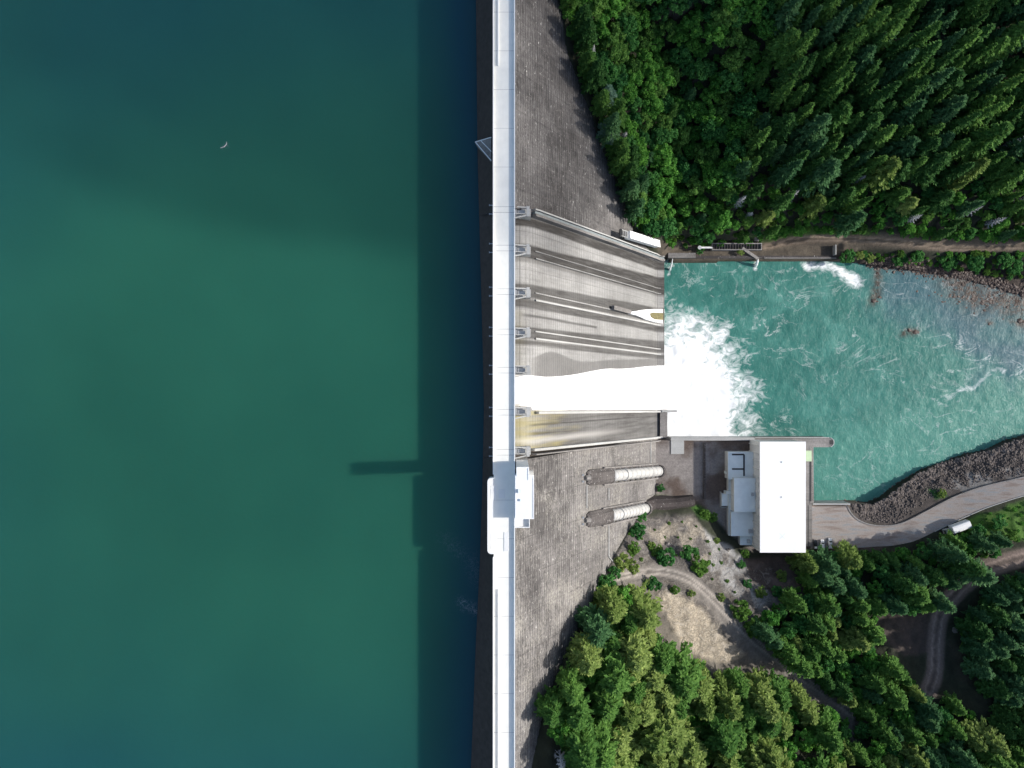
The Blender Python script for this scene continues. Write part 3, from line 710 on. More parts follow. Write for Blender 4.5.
# submerged-face buttress beside the deck
mb=MB();a=P(475.5,143,-14);b=P(491.5,141,-9);c=P(491.5,164,-9)
vt=[(a[0],a[1],-13),(b[0],b[1],-5),(c[0],c[1],-5),];vb=[(x,y,-25) for x,y,z in vt]
mb.add(vb+vt,[(3,4,5)[::-1],(0,1,4,3)[::-1],(1,2,5,4)[::-1],(2,0,3,5)[::-1]])
bt=mb.build('buttress',M['grey'],dam)
mb=MB();mb.beam((a[0],a[1],-12.8),(c[0],c[1],-4.7),.35,.35);mb.beam((a[0],a[1],-12.8),(b[0],b[1],-4.8),.3,.3);mb.beam(((a[0]*2+b[0])/3,(a[1]*2+b[1])/3,-10),((c[0]),(c[1]*.6+b[1]*.4),-4.8),.3,.3);mb.build('buttress_rib',M['parapet'],None).parent=bt
bt.parent=dam
# spilling water
wk=[(x,z) for x,z in prof if -1<=x<=86]+[(88,-127.2),(90,-129.0),(92,-131.2)];u=np.linspace(0,1,60);kx=np.array([w[0] for w in wk]);kz_=np.array([w[1] for w in wk])
kx2=np.linspace(-1,92,160);kz2=np.interp(kx2,kx,kz_)
up=3.8+4.0*ss(20,50,kx2)+3.0*ss(50,87,kx2)-0.6*np.exp(-((kx2-15)/6)**2);lo=np.array([ylerp(5,x,1.7 if x<8 else .35) for x in kx2])
lo[kx2<14]+=(14-kx2[kx2<14])*.04
FX=np.repeat(kx2[None],60,0);FZ=np.repeat(kz2[None],60,0);FY=lo+(up-lo)*u[:,None]
th=(.35+.9*fbm(FX*.15,FY*1.1,4,200)+.5*fbm(FX*.6,FY*.8,3,201))*np.minimum(1,np.minimum(u,1-u)*12)[:,None]-.15
FX2=FX+th*.75;FZ2=FZ+th*.6
m_,nt,b=new_mat('white_water')
f=noise(nt,pos(nt,(.25,1.2,.25)),1.0,6,.7);sepx=N(nt,'ShaderNodeSeparateXYZ');L(nt,N(nt,'ShaderNodeNewGeometry').outputs['Position'],sepx.inputs[0])
thin=math_(nt,'MULTIPLY',math_(nt,'LESS_THAN',sepx.outputs[0],3.0),.35)
col=ramp(nt,f,[(.25,(.84,.87,.88)),(.6,(.95,.95,.95))])
col=mix(nt,thin,col,(.55,.5,.4));L(nt,col,b.inputs['Base Color']);b.inputs['Roughness'].default_value=.5;bump(nt,b,f,.4,.3)
fl=grid_mesh('spilling_water',FX2,FY,FZ2,m_);tag(fl,kind='structure')
# ------------------------------------------------------------------ elevator building on the crest
et=empty('elevator_tower',(4.0,-42,0),'white flat-roofed elevator building with a square tower, on the dam crest','tower')
x0,yb0,_=P(514,519,4.5);x1,yb1,_=P(534,481,4.5);xt0,yt0,_=P(516,481,20.8);xt1,yt1,_=P(529,467,20.8)
xt0=1.6;x0=1.22
MB().box(x0,x1,yb0,yt0-.003,-28,4.5).build('main_block',M['parapet'],et)
MB().box(xt0,xt1,yt0,yt1,-22,20.8).build('tower_block',M['parapet'],et)
mb=MB();e=.35
for (a,b,c,d,z) in ((x0,x1,yb0,yt0-.01,4.5),(xt0,xt1,yt0,yt1,20.8)):
    mb.box(a+.01,b,c,c+e,z,z+.15);mb.box(a+.01,b,d-e,d,z,z+.15);mb.box(a+.01,a+e,c+e,d-e,z,z+.15);mb.box(b-e,b,c+e,d-e,z,z+.15)
mb.each('roof_parapet',M['roof'],et)
mb=MB();mb.box(2.3,3.6,-41.5,-40,4.5,5.3);mb.box(3.0,3.9,-44.6,-43.8,4.5,5.1);mb.each('roof_vent',M['annexroof'],et)
mb=MB()
for k in range(5): mb.box(x1,x1+.12,yb0+1.4+k*2.6,yb0+2.6+k*2.6,1.0,3.0)
mb.each('window',M['glass'],et)
xs1,ys0,_=P(529,527,1);
mb=MB();mb.box(1.22,xs1,ys0,yb0-.003,-14,-.2);sd_=mb.build('side_terrace',M['deck2'],et)
mb=MB();mb.box(1.22,xs1,ys0-.3,ys0,-1.5,1.0);mb.box(xs1,xs1+.3,ys0-.3,yb0,-1.5,1.0);mb.each('terrace_parapet',M['parapet'],et)
# ------------------------------------------------------------------ penstocks
def penstock(y,sa,sb,r,label,tail=None):
    s0,s1=sa;  # housing, pipe ranges in depth s
    e=empty('penstock',(face_x(-s1),y,-s1),label,'penstock','penstocks down the dam face')
    def ax(s_,lift,dy=0): return Vector((face_x(-s_)+lift*.835,y+dy-(s_-s1)*.078,-s_+lift*.55))
    mb=MB();mb.tube([ax(s1+(sb-s1)*k/26,1.3) for k in range(27)],r,24);mb.build('pipe',M['pipe'],e,True)
    mb=MB()
    for k in range(11):
        s_=s1+(sb-s1)*(k+.5)/11;mb.tube([ax(s_-.18,1.3),ax(s_+.18,1.3)],r+.16 if k!=2 else r+.45,24)
    mb.build('stiffener_ring',M['pipe'],e,False)
    mb=MB()
    vs=[]
    for s_,w,h in ((s0,2.6,.9),(s0+2.2,r+.9,1.8),(s1-.2,r+1.1,3.4)):
        for dy,l in ((-w,-2),(-w,h*.5),(-w*.6,h),(w*.6,h),(w,h*.5),(w,-2)):
            p=ax(s_,l,dy);vs.append(tuple(p))
    fs=[]
    for i in range(2):
        for k in range(6): fs.append((i*6+k,i*6+(k+1)%6,(i+1)*6+(k+1)%6,(i+1)*6+k))
    fs+=[tuple(range(6)),tuple(range(17,11,-1))]
    mb.add(vs,fs);mb.build('inlet_housing',M['brownc'],e)
    mb=MB();mb.tube([ax(s0-1.5,.6),ax(s0+.6,1.2)],[1.0,1.5],6);mb.build('housing_cap',M['grey'],e)
    mb=MB();a=ax(s0-3,.3,1.5);mb.box(a.x-.4,a.x+.4,a.y-.4,a.y+.4,a.z-1,a.z+.6);a=ax(s0-3,.3,-1.5);mb.box(a.x-.4,a.x+.4,a.y-.4,a.y+.4,a.z-1,a.z+.6);mb.each('anchor_lug',M['steel'],e)
    # trough: side walls and saddles
    for dy in (r+1.3,-r-1.3):
        mb=MB();mb.beam(ax(s1-6,.3,dy),ax(sb+1.5,.3,dy),.7,1.8);mb.build('trough_wall',M['grey'],e)
    mb=MB();mb.beam(ax(s1-1,-.15,0),ax(sb+2,-.15,0),2*r+2.2,.5);mb.build('trough_floor',M['brownc'],e)
    mb=MB()
    for k in range(9):
        s_=s1+4+(sb-s1-5)*k/8
        mb.beam(ax(s_,.6,r+1.2),ax(s_,.6,-r-1.2),1.1,1.6)
    mb.each('saddle',M['grey'],e)
    mb=MB();vs=[]
    mb.tube([ax(sb-.4,1.3),ax(sb+.8,1.3)],[r+.7,r+1.0],24);mb.build('end_collar',M['brownc'],e)
    if tail:
        mb=MB();pts=[ax(sb+.6,1.0)]+[Vector(P(*q)) for q in tail];vs=[]
        for i,p in enumerate(pts):
            w=(r+.9)*(1-.05*i);d=(pts[min(i+1,len(pts)-1)]-pts[max(0,i-1)]).normalized();side=Vector((-d.y,d.x,0)).normalized()
            for a,h in ((-w*1.3,-9),(-w*.9,.2),(-w*.35,2.4),(w*.35,2.4),(w*.9,.2),(w*1.3,-9)): vs.append(tuple(p+side*a+Vector((0,0,h))))
        fs=[]
        for i in range(len(pts)-1):
            for k in range(6): fs.append((i*6+k,(i+1)*6+k,(i+1)*6+(k+1)%6,i*6+(k+1)%6))
        nn=(len(pts)-1)*6;fs+=[tuple(range(6)),tuple(nn+k for k in range(5,-1,-1))]
        mb.add(vs,fs);mb.build('concrete_cover',M['cover'],e)
    return e
penstock(-44.6,(51,71),122,2.75,'longer white penstock pipe on the dam face, ending at the bare yard beside the spillway')
penstock(-63.9,(51,70),106,2.75,'shorter white penstock pipe on the dam face, ending in a dark concrete cover',[(655,505,-112),(675,504,-116),(694,501,-118.5)])
# ------------------------------------------------------------------ powerhouse
ZB=-121.0;ZR=-104.5
rx0,ry0,_=P(760,552,ZR);rx1,ry1,_=P(805,442,ZR)
ph=empty('powerhouse',((rx0+rx1)/2,(ry0+ry1)/2,ZB),'long powerhouse with bright white flat roof and blue-grey annexes, at the river','powerhouse')
MB().box(rx0,rx1,ry0,ry1,-135,ZR).build('wall',M['wall'],ph)
rf=MB();rf.box(rx0-.25,rx1+.25,ry0-.25,ry1+.25,ZR,ZR+.5);rf_=rf.build('roof',M['roof'],ph,bevel=.08)
mb=MB()
for py in (462,497): x,y,_=P(782,py,ZR);mb.box(x-.5,x+.5,y-.5,y+.5,ZR+.5,ZR+.8)
for py,s_ in ((536,1.6),):
    x,y,_=P(782,py,ZR);mb.beam((x-s_,y-s_,ZR+.52),(x+s_,y+s_,ZR+.52),.35,.04);mb.beam((x-s_,y+s_,ZR+.56),(x+s_,y-s_,ZR+.56),.35,.04)
q=mb.build('roof_marking',M['annexroof'],None);q.parent=rf_;q.location=(0,0,0)
mb=MB()
for k in range(14):
    y=ry0+2+k*(ry1-ry0-4)/13;mb.box(rx0-.5,rx0-.003,y-.3,y+.3,ZB,ZR-.8)
mb.each('pilaster',M['wall'],ph)
def annex(px0,px1,py0,py1,z,name='annex',roofm='annexroof'):
    a,b,_=P(px0,py1,z);c,d,_=P(px1,py0,z);c=max(c,a+1)
    c=min(c,rx0-.05) if px1>=749 else c
    o=MB().box(a,c,b,d,ZB-1,z).build(name,M['wall'],ph)
    r=MB();r.box(a-.15,c,b-.15,d+.15,z,z+.3);r.box(a-.15,a+.15,b-.15,d+.15,z+.3,z+.7);r.box(a+.15,c,b-.15,b+.15,z+.3,z+.7)
    q=r.build('annex_roof',M[roofm],None);q.parent=o;return o,(a,c,b,d)
o1,b1=annex(728,756,452,479,-115)
o2,b2=annex(734,757,478.3,511.5,-111.5)
o3,b3=annex(731,756,512,535.5,-115.2)
o4,b4=annex(740,756,536,544.5,-117)
o5,b5=annex(728.5,733.5,479.5,535,-117.5)
# switchyard frame lines on first annex roof
mb=MB();z=-114.6
for a,b in (((732,454.5),(744,454.5)),((744,454.5),(744,476)),((732,469),(744,469))):
    mb.beam(P(*a,z),P(*b,z),.8,.3)
mb.each('roof_grating',M['dark'],o1,zero=True)
mb=MB()
for k in range(6):
    x,y,_=P(731.8,482+k*4,-117);mb.box(x-.5,x+.5,y-.7,y+.7,-117.2,-116.6)
mb.each('roof_vent',M['dark'],o5,zero=True)
mb=MB();x,y,_=P(752.5,494,-111.5);mb.box(x-.8,x+.4,y-.8,y+.8,-111.3,-110);x,y,_=P(750,531,-115);mb.box(x-1,x+1,y-1,y+1,-115,-113.8);x,y,_=P(748,541,-117);mb.box(x-.8,x+.8,y-1,y+1,-117,-115.8);mb.each('rooftop_unit',M['steel'],ph)
mb=MB();a=P(722,494,-117.5);b=P(728,506,-117.5);mb.box(a[0],b[0]-.05,b[1],a[1],ZB,-117.5);a=P(726,491.5,-116.5);b=P(731,494,-116.5);mb.box(a[0],b[0],b[1],a[1],ZB,-116.5);a=P(726,471.5,-117.5);b=P(730,474,-117.5);mb.box(a[0],b[0]-.3,b[1],a[1],ZB,-117.5);mb.each('entrance_porch',M['annexroof'],ph)
mb=MB();a=P(721,492,-118.5);b=P(729,508,-118.5);mb.box(a[0],a[0]+.3,b[1],a[1],ZB,-118.6);mb.box(a[0],b[0],b[1],b[1]+.3,ZB,-118.6);mb.each('porch_wall',M['white'],ph)
# tailrace deck east of the hall
xa=rx1+.003;xb=P(812.3,0,-121)[0]
yn=P(0,447,-121)[1];ysd=P(0,503,-121)[1];yend=P(0,546,-121)[1]
mb=MB();mb.box(xa,xb,yn,ysd,-137,-120.3);mb.box(xa,P(812,0,-120)[0],ysd,yend,-137,-120.0);td=mb.build('tailrace_deck',M['grey'],ph)
mb=MB();
for p in (808.0,): x=P(p,0,-120.4)[0];mb.box(x-.1,x+.1,yend,ysd-1,-120,-119.85)
for py in (520,533,540): y=P(0,py,-120)[1];mb.box(xa+.2,xb-.3,y-.1,y+.1,-120,-119.9)
x=P(809.6,0,-120.3)[0];mb.box(x,x+1.0,ysd+1,yn-8,-120.3,-120.24)
mb.each('deck_slot',M['dark'],td,zero=True)
mb=MB()
for x in (xb-.12,): 
    mb.beam((x,yn,-119.3),(x,ysd,-119.3),.12,.12)
    for k in range(14): y=yn+(ysd-yn)*k/13;mb.beam((x,y,-120.3),(x,y,-119.3),.1,.1)
q=mb.build('railing',M['steel'],None);q.parent=td
a=P(806.3,461,-116.8);b=P(811.3,451,-116.8);hs=empty('hoist_shed',((a[0]+b[0])/2,(a[1]+b[1])/2,-120.3),'small pale green equipment box on the powerhouse river deck','equipment box')
MB().box(a[0],b[0],a[1],b[1],-120.29,-117).build('housing',M['green'],hs);mb=MB();mb.box(a[0]-.15,b[0]+.15,a[1]-.15,b[1]+.15,-117,-116.75);mb.build('lid',M['green'],hs)
MB().box(a[0]-.05,a[0]+.02,a[1]+.8,b[1]-.8,-120,-117.6).build('door',M['steel'],hs)
# river walls
def wallthing(name,label,cat,pts,z0,z1,mat,coping=True):
    e=empty(name,(pts[0][0],pts[0][1],z1),label,cat)
    MB().prism(pts,z0,z1).build('wall_body',mat,e)
    return e
zt=-120.2;w0=P(0,437.5,zt)[1];w1=P(0,447.2,zt)[1]
xe=P(829,0,zt)[0];r=(w0-w1)/2;pts=[(P(755,0,zt)[0],w1),(xe,w1)]+[(xe+r*math.sin(k/10*math.pi),(w0+w1)/2-r*math.cos(k/10*math.pi)) for k in range(1,10)]+[(xe,w0),(P(755,0,zt)[0],w0)]
gw=wallthing('river_pier','grey concrete guide pier with a rounded nose, between powerhouse and river','guide pier',pts,-138,zt,M['grey'])
mb=MB();mb.beam((pts[0][0],w0+.02,zt+.15),(xe,w0+.02,zt+.15),.4,.3)
for k in range(1,9):
    a=(xe+r*math.sin(k/10*math.pi),(w0+w1)/2-r*math.cos(k/10*math.pi));b=(xe+r*math.sin((k+1)/10*math.pi),(w0+w1)/2-r*math.cos((k+1)/10*math.pi));mb.beam((*a,zt+.15),(*b,zt+.15),.4,.3)
mb.build('coping',M['white'],gw)
mb=MB();mb.box(xe+.4,xe+2.0,(w0+w1)/2-1.2,(w0+w1)/2+1.2,zt,zt+.12);mb.build('manhole_plate',M['dark'],gw)
xl=88.5;xm=P(754.8,0,zt)[0]
gw=wallthing('yard_wall','long thin concrete wall between the foaming water and the bare yard','retaining wall',[(xl,P(0,440.5,zt)[1]),(xm,P(0,440.5,zt)[1]),(xm,w0),(xl,w0)],-138,zt,M['white'])
a=P(666,454,-120.7);b=P(684,441,-120.7);q=MB().box(88.6,b[0],a[1],P(0,440.6,zt)[1]-.05,-123,-120.6).build('concrete_pad',M['white'],None);tag(q,'pale concrete pad in the corner of the yard below the spillway training wall','concrete pad')
mb=MB();
for k in range(12):
    y0=P(0,443+k*4.7,-120)[1];mb.box(P(704,0,-120)[0],P(705.3,0,-120)[0],y0-2.4,y0,-123,-119.3-.05*(k%2))
q=mb.build('yard_divider',M['brownc'],None);tag(q,'low dark wall crossing the bare yard between penstocks and powerhouse','low wall')
# quay edge south
zt=-120.3;y=P(0,503.2,zt)[1];mb=MB();mb.box(P(812.6,0,zt)[0],P(850,0,zt)[0],y-.9,y,-138,-119.9)
q=mb.build('quay_wall',M['white'],None);tag(q,'straight pale quay wall at the end of the parking area above the river','quay wall')
mb=MB();y-=.45
x0,x1=P(812.6,0,zt)[0],P(848,0,zt)[0]
mb.beam((x0,y,-118.9),(x1,y,-118.9),.09,.09);mb.beam((x0,y,-119.4),(x1,y,-119.4),.07,.07)
for k in range(10): x=x0+(x1-x0)*k/9;mb.beam((x,y,-119.9),(x,y,-118.9),.09,.09)
q=mb.build('guard_rail',M['steel'],None);tag(q,'thin grey guard rail along the quay wall beside the river','guard rail')
# upper river bank wall
zt=-124.5;ya=P(0,258.5,zt)[1]
gw=wallthing('bank_wall','long dark concrete bank wall holding the forest bank above the river','bank wall',[(87.5,ya),(P(836,0,zt)[0],ya),(P(836,0,zt)[0],ya+1.6),(87.5,ya+1.6)],-138,zt,M['brownc'])
mb=MB();mb.box(P(764,0,zt)[0],P(836,0,zt)[0],ya-.05,ya+.5,zt,zt+.35);mb.build('coping',M['grey'],gw)
mb=MB();mb.box(87.6,P(695,0,zt)[0],ya+.1,ya+2.9,zt-1,zt+1.6);mb.build('upper_step',M['grey'],gw)
mb=MB();x,y,_=P(835,245,-122.5);mb.box(x-.25,x+.25,ya+1.65,y,-127,-121.3);mb.build('end_wall',M['white'],gw)
zt=-122.;a=P(694,244,zt);b=P(760,249,zt)
fl_=empty('fish_ladder',(a[0],b[1],zt),'grey concrete fish ladder on the forest bank, spilling a white jet into the river','fish ladder')
mb=MB();xs0,xs1=P(712,0,zt)[0],P(762,0,zt)[0];yt,ybm=P(0,243,zt)[1],P(0,250,zt)[1]
mb.box(xs0,xs1,yt-.5,yt,-127,zt);mb.box(xs0,xs1,ybm,ybm+.5,-127,zt);mb.box(xs0,xs0+.5,ybm+.5,yt-.5,-127,zt);mb.box(xs1-.5,xs1,ybm+.5,yt-.5,-127,zt)
mb.each('channel_wall',M['grey'],fl_)
mb=MB()
for k in range(17): x=xs0+1+k*(xs1-xs0-2)/17;mb.box(x,x+.3,ybm+.52,yt-.52,-127,zt-.3)
mb.each('baffle',M['brownc'],fl_)
mb=MB();mb.box(xs0+.5,xs1-.5,ybm+.5,yt-.5,-127,zt-1.3);mb.build('channel_floor',M['brownc'],fl_)
mb=MB();mb.beam(P(742,248,-122.6),P(758,259,-125),1.5,1.2);mb.build('chute',M['grey'],fl_)
mb=MB();mb.tube([P(700.5,247.5,-121.5),P(712,247.5,-121.5)],.55,10);mb.tube([P(699.8,247.5,-123),P(699.8,247.5,-120.4)],1.1,10);mb.each('supply_pipe',M['parapet'],fl_)
m_,nt,b=new_mat('jet_water');b.inputs['Base Color'].default_value=(.88,.93,.93,1)
f=noise(nt,pos(nt),1.5,4,.7);L(nt,ramp(nt,f,[(.3,(.75,.84,.84)),(.6,(.93,.95,.95))]),b.inputs['Base Color']);bump(nt,b,f,.6,.3)
def jet(p0,p1,w0_,w1_,name):
    mb=MB();pts=[];ws=[];p0=Vector(p0);p1=Vector(p1)
    for k in range(9):
        t=k/8;p=p0.lerp(p1,t);p.z=p0.z+(p1.z-p0.z)*t*t;pts.append(p);ws.append(w0_+(w1_-w0_)*t+.15*random.random())
    mb.tube(pts,ws,9);o=mb.build(name,m_,None,True);tag(o,kind='structure')
jet(P(757.5,258.5,-125),P(755.5,266,-130.2),.35,.9,'jet_water');jet(P(672.5,258.7,-124.4),P(669.5,270,-130.2),.15,.5,'jet_water')
# long white shed on the spillway training wall
a=Vector(fpt(613,234,4.2));b=Vector(fpt(650,245,4.2));e=empty('gate_gallery',tuple(a),'long narrow white gallery building on the training wall at the forest edge','gallery building')
mid=a.lerp(b,.16)
MB().beam(mid,b,3.4,3.2).build('wall_body',M['parapet'],e)
MB().beam(mid+Vector((1.3,0,1.0)),b+Vector((1.3,0,1.0)),3.8,.3).build('roof',M['roof'],e)
mb=MB()
for k in range(4): p=a.lerp(mid,k/3.2);mb.beam(p+Vector((0,-1.6,0)),p+Vector((0,1.6,0)),.3,2.4)
mb.beam(a+Vector((0,1.5,1)),mid+Vector((0,1.5,1)),.3,.3);mb.beam(a+Vector((0,-1.5,1)),mid+Vector((0,-1.5,1)),.3,.3);mb.build('end_frame',M['white'],e)
MB().beam(a+Vector((-.8,0,1)),a+Vector((.3,0,1)),3.2,2.4).build('doorway',M['dark'],e)
# ------------------------------------------------------------------ vehicles
def vehicle(loc,rz,kind,label,paint,bed=None,scale=1.0,group='vehicles parked beside the powerhouse'):
    nm={'pickup':'pickup_truck','car':'parked_car'}[kind]
    e=empty(nm,loc,label,'pickup truck' if kind=='pickup' else 'car',group,rz)
    Lh,wd=2.75,.98
    def bd(mb,name,mat,par=e,bev=.06):
        me=mb.build(name,mat,None,bevel=bev);me.parent=par;return me
    # body: lofted along the length (front is +y)
    mb=MB();sec=[(-Lh,.55,.95),(-Lh+.15,.42,1.02),(1.0,.42,1.02),(1.9,.42,1.0),(2.55,.45,.88),(Lh,.55,.72)]
    vs=[];
    for y,z0,z1 in sec:
        w=wd*(1 if abs(y)<2.4 else .92);vs+=[(-w,y,z0),(w,y,z0),(w,y,z1-.12),(w*.9,y,z1),(-w*.9,y,z1),(-w,y,z1-.12)]
    fs=[(0,1,2,3,4,5),tuple(30+k for k in range(5,-1,-1))]
    for i in range(5):
        for k in range(6): fs.append((i*6+k,(i+1)*6+k,(i+1)*6+(k+1)%6,i*6+(k+1)%6))
    mb.add(vs,fs);body_=bd(mb,'body',paint)
    c0,c1=(-.55,1.35) if kind=='pickup' else (-2.1,1.2)
    mb=MB();vs=[(-.9,c0,1.0),(.9,c0,1.0),(.9,c1,1.0),(-.9,c1,1.0),(-.72,c0+.25,1.72),(.72,c0+.25,1.72),(.72,c1-.75,1.72),(-.72,c1-.75,1.72)]
    mb.add(vs,[(4,5,6,7),(0,1,5,4),(1,2,6,5),(2,3,7,6),(3,0,4,7)]);bd(mb,'cab',paint,bev=.05)
    mb=MB();mb.add([(-.78,c1-.04,1.08),(.78,c1-.04,1.08),(.66,c1-.68,1.70),(-.66,c1-.68,1.70)],[(0,1,2,3)]);
    for v in range(4): mb.v[v]=(mb.v[v][0],mb.v[v][1]+.03,mb.v[v][2]+.03)
    bd(mb,'windscreen',M['glass'],bev=0)
    mb=MB();mb.add([(-.75,c0-.02,1.1),(.75,c0-.02,1.1),(.66,c0+.2,1.66),(-.66,c0+.2,1.66)],[(3,2,1,0)]);bd(mb,'rear_window',M['glass'],bev=0)
    if kind=='pickup':
        mb=MB();mb.box(-.78,.78,-2.6,-.65,.98,1.05);bd(mb,'cargo_bed',bed or M['dark'],bev=0)
        mb=MB();mb.box(-wd+.02,-.8,-2.7,-.6,1.0,1.22);mb.box(.8,wd-.02,-2.7,-.6,1.0,1.22);mb.box(-.8,.8,-2.72,-2.6,1.0,1.2);mb.each('bed_side',paint,e,zero=True)
    for sx in (-1,1):
        for yy in (-1.7,1.75):
            mb=MB();mb.tube([(sx*.72,yy,.38),(sx*1.0,yy,.38)],.38,16);w_=bd(mb,'wheel',M['rubber'],bev=0)
            mb=MB();mb.tube([(sx*.9,yy,.38),(sx*1.02,yy,.38)],.2,12);bd(mb,'rim',M['steel'],w_,0)
        mb=MB();mb.box(sx*.55-.18,sx*.55+.18,Lh-.02,Lh+.04,.62,.75);bd(mb,'headlight',M['parapet'],bev=0)
    return e
zp=-120.63
vehicle(P(829.6,543,zp),0.03,'pickup','white pickup truck with a light-coloured covered bed, parked nearest the treeline beside the powerhouse',M['carw'],M['carw'])
vehicle(P(821.8,544.3,zp),0.0,'car','white car in the middle of the three vehicles beside the powerhouse',M['carw'])
vehicle(P(814.8,544.5,zp),0.02,'pickup','black pickup truck carrying a small white crate, closest to the powerhouse',M['card'])
x,y,z=P(814.8,547,zp);q=MB().box(x-.7,x+.7,y-.55,y+.55,zp+1.06,zp+1.6).build('crate',M['carw'],None,bevel=.04);tag(q,'small white crate in the bed of the black pickup','crate')
# tanker / box truck by the verge
def boxtruck():
    a=Vector(P(938,531,-119.2));b=Vector(P(964,521.5,-119.2));d=(b-a);ang=math.atan2(d.y,d.x)
    gz=float(tz((a.x+b.x)/2,(a.y+b.y)/2))
    loc=((a.x+b.x)/2,(a.y+b.y)/2,gz+.35)
    e=empty('box_truck',loc,'long white box truck parked on the verge where the service road bends past the grass','truck',None,ang)
    def bd(mb,name,mat,par=e,bev=.06): o=mb.build(name,mat,None,bevel=bev);o.parent=par;return o
    mb=MB();vs=[];
    prof_=[(-2.1,1.0),(2.1,1.0),(2.1,4.2),(1.8,4.6),(.9,4.85),(-.9,4.85),(-1.8,4.6),(-2.1,4.2)]
    for x in (-3.0,7.2): vs+=[(x,p,z) for p,z in prof_]
    mb.add(vs,[tuple(range(8)),tuple(range(15,7,-1))]+[(k,8+k,8+(k+1)%8,(k+1)%8) for k in range(8)]);bd(mb,'cargo_box',M['carw'])
    mb=MB();mb.box(-7.0,7.0,-.5,.5,.7,1.0);bd(mb,'chassis',M['dark'])
    mb=MB();mb.add([(-6.9,-1.2,.8),(-4.3,-1.2,.8),(-4.3,1.2,.8),(-6.9,1.2,.8),(-6.9,-1.15,1.8),(-4.3,-1.15,2.9),(-4.3,1.15,2.9),(-6.9,1.15,1.8),(-6.1,-1.1,2.8),(-6.1,1.1,2.8)],[(0,3,2,1),(0,1,5,8,4),(2,3,7,9,6),(4,8,9,7),(8,5,6,9),(1,2,6,5),(3,0,4,7)])
    bd(mb,'cab',M['steel'])
    mb=MB();mb.add([(-6.75,-.95,2.06),(-6.22,-.95,2.72),(-6.22,.95,2.72),(-6.75,.95,2.06)],[(0,1,2,3)]);bd(mb,'windscreen',M['glass'],bev=0)
    mb=MB();mb.box(-3.9,-3.3,-1.0,1.0,1.0,2.4);bd(mb,'equipment_rack',M['steel'])
    for xx in (-5.8,3.6,5.2):
        for sy in (-1,1):
            mb=MB();mb.tube([(xx,sy*.85,.5),(xx,sy*1.25,.5)],.5,16);w_=bd(mb,'wheel',M['rubber'],bev=0)
            mb=MB();mb.tube([(xx,sy*1.1,.5),(xx,sy*1.28,.5)],.25,12);bd(mb,'rim',M['steel'],w_,0)
    return e
boxtruck()
# ------------------------------------------------------------------ rocks
def rock_mesh(mb,c,r,seed,sq=(1,1,.7)):
    R=random.Random(seed);t=(1+5**.5)/2
    base=[(-1,t,0),(1,t,0),(-1,-t,0),(1,-t,0),(0,-1,t),(0,1,t),(0,-1,-t),(0,1,-t),(t,0,-1),(t,0,1),(-t,0,-1),(-t,0,1)]
    fs=[(0,11,5),(0,5,1),(0,1,7),(0,7,10),(0,10,11),(1,5,9),(5,11,4),(11,10,2),(10,7,6),(7,1,8),(3,9,4),(3,4,2),(3,2,6),(3,6,8),(3,8,9),(4,9,5),(2,4,11),(6,2,10),(8,6,7),(9,8,1)]
    rot=Matrix.Rotation(R.random()*6.28,3,'Z')@Matrix.Rotation(R.random()*6.28,3,'X')
    vs=[]
    for v_ in base:
        v_=rot@Vector(v_).normalized()*r*(.75+.5*R.random());vs.append((c[0]+v_.x*sq[0],c[1]+v_.y*sq[1],c[2]+v_.z*sq[2]))
    mb.add(vs,fs)
ripP=PXL([(847,503),(870,504),(884,498),(906,480),(922,472),(942,464),(986,451),(1024,437),(1060,428),(1060,462),(1024,470),(985,477),(960,484),(930,494),(905,511),(885,521),(866,520),(855,515)],-126)
mb=MB();cnt=0;xs_=[p[0] for p in ripP];ys_=[p[1] for p in ripP]
cx_=rng.uniform(min(xs_),max(xs_),13000);cy_=rng.uniform(min(ys_),max(ys_),13000);s_=sd(cx_,cy_,ripP);zz=tz(cx_,cy_);rs=sd(cx_,cy_,river)
for i in range(13000):
    if s_[i]<0 or (s_[i]<1.5 and random.random()<.3):
        edge=rs[i]<5
        if not edge and random.random()<.45: continue
        rock_mesh(mb,(cx_[i],cy_[i],zz[i]+.15),random.uniform(.28,.62)*(1.5 if edge else 1),i)
o=mb.build('riprap',M['rip'],None);tag(o,'brown riprap stones lining the curved river bank below the service road','riprap',None,'stuff')
bR=[(868,263),(880,265),(900,269),(930,273),(960,278),(990,285),(1030,297)]
mb=MB()
for i in range(1500):
    t=random.random()*(len(bR)-1);k=int(t);a=bR[k];b=bR[k+1];f_=t-k
    x,y,_=P(a[0]+(b[0]-a[0])*f_+random.gauss(0,2),a[1]+(b[1]-a[1])*f_+random.gauss(-2.2,3.2),-129.5)
    z=float(tz(x,y));rock_mesh(mb,(x,y,max(z,-130.4)),random.uniform(.3,1.2),i+9999)
o=mb.build('bank_rocks',M['wetrock'],None);tag(o,'dark brown rocks tumbled along the forest bank at the river edge','bank rocks',None,'stuff')
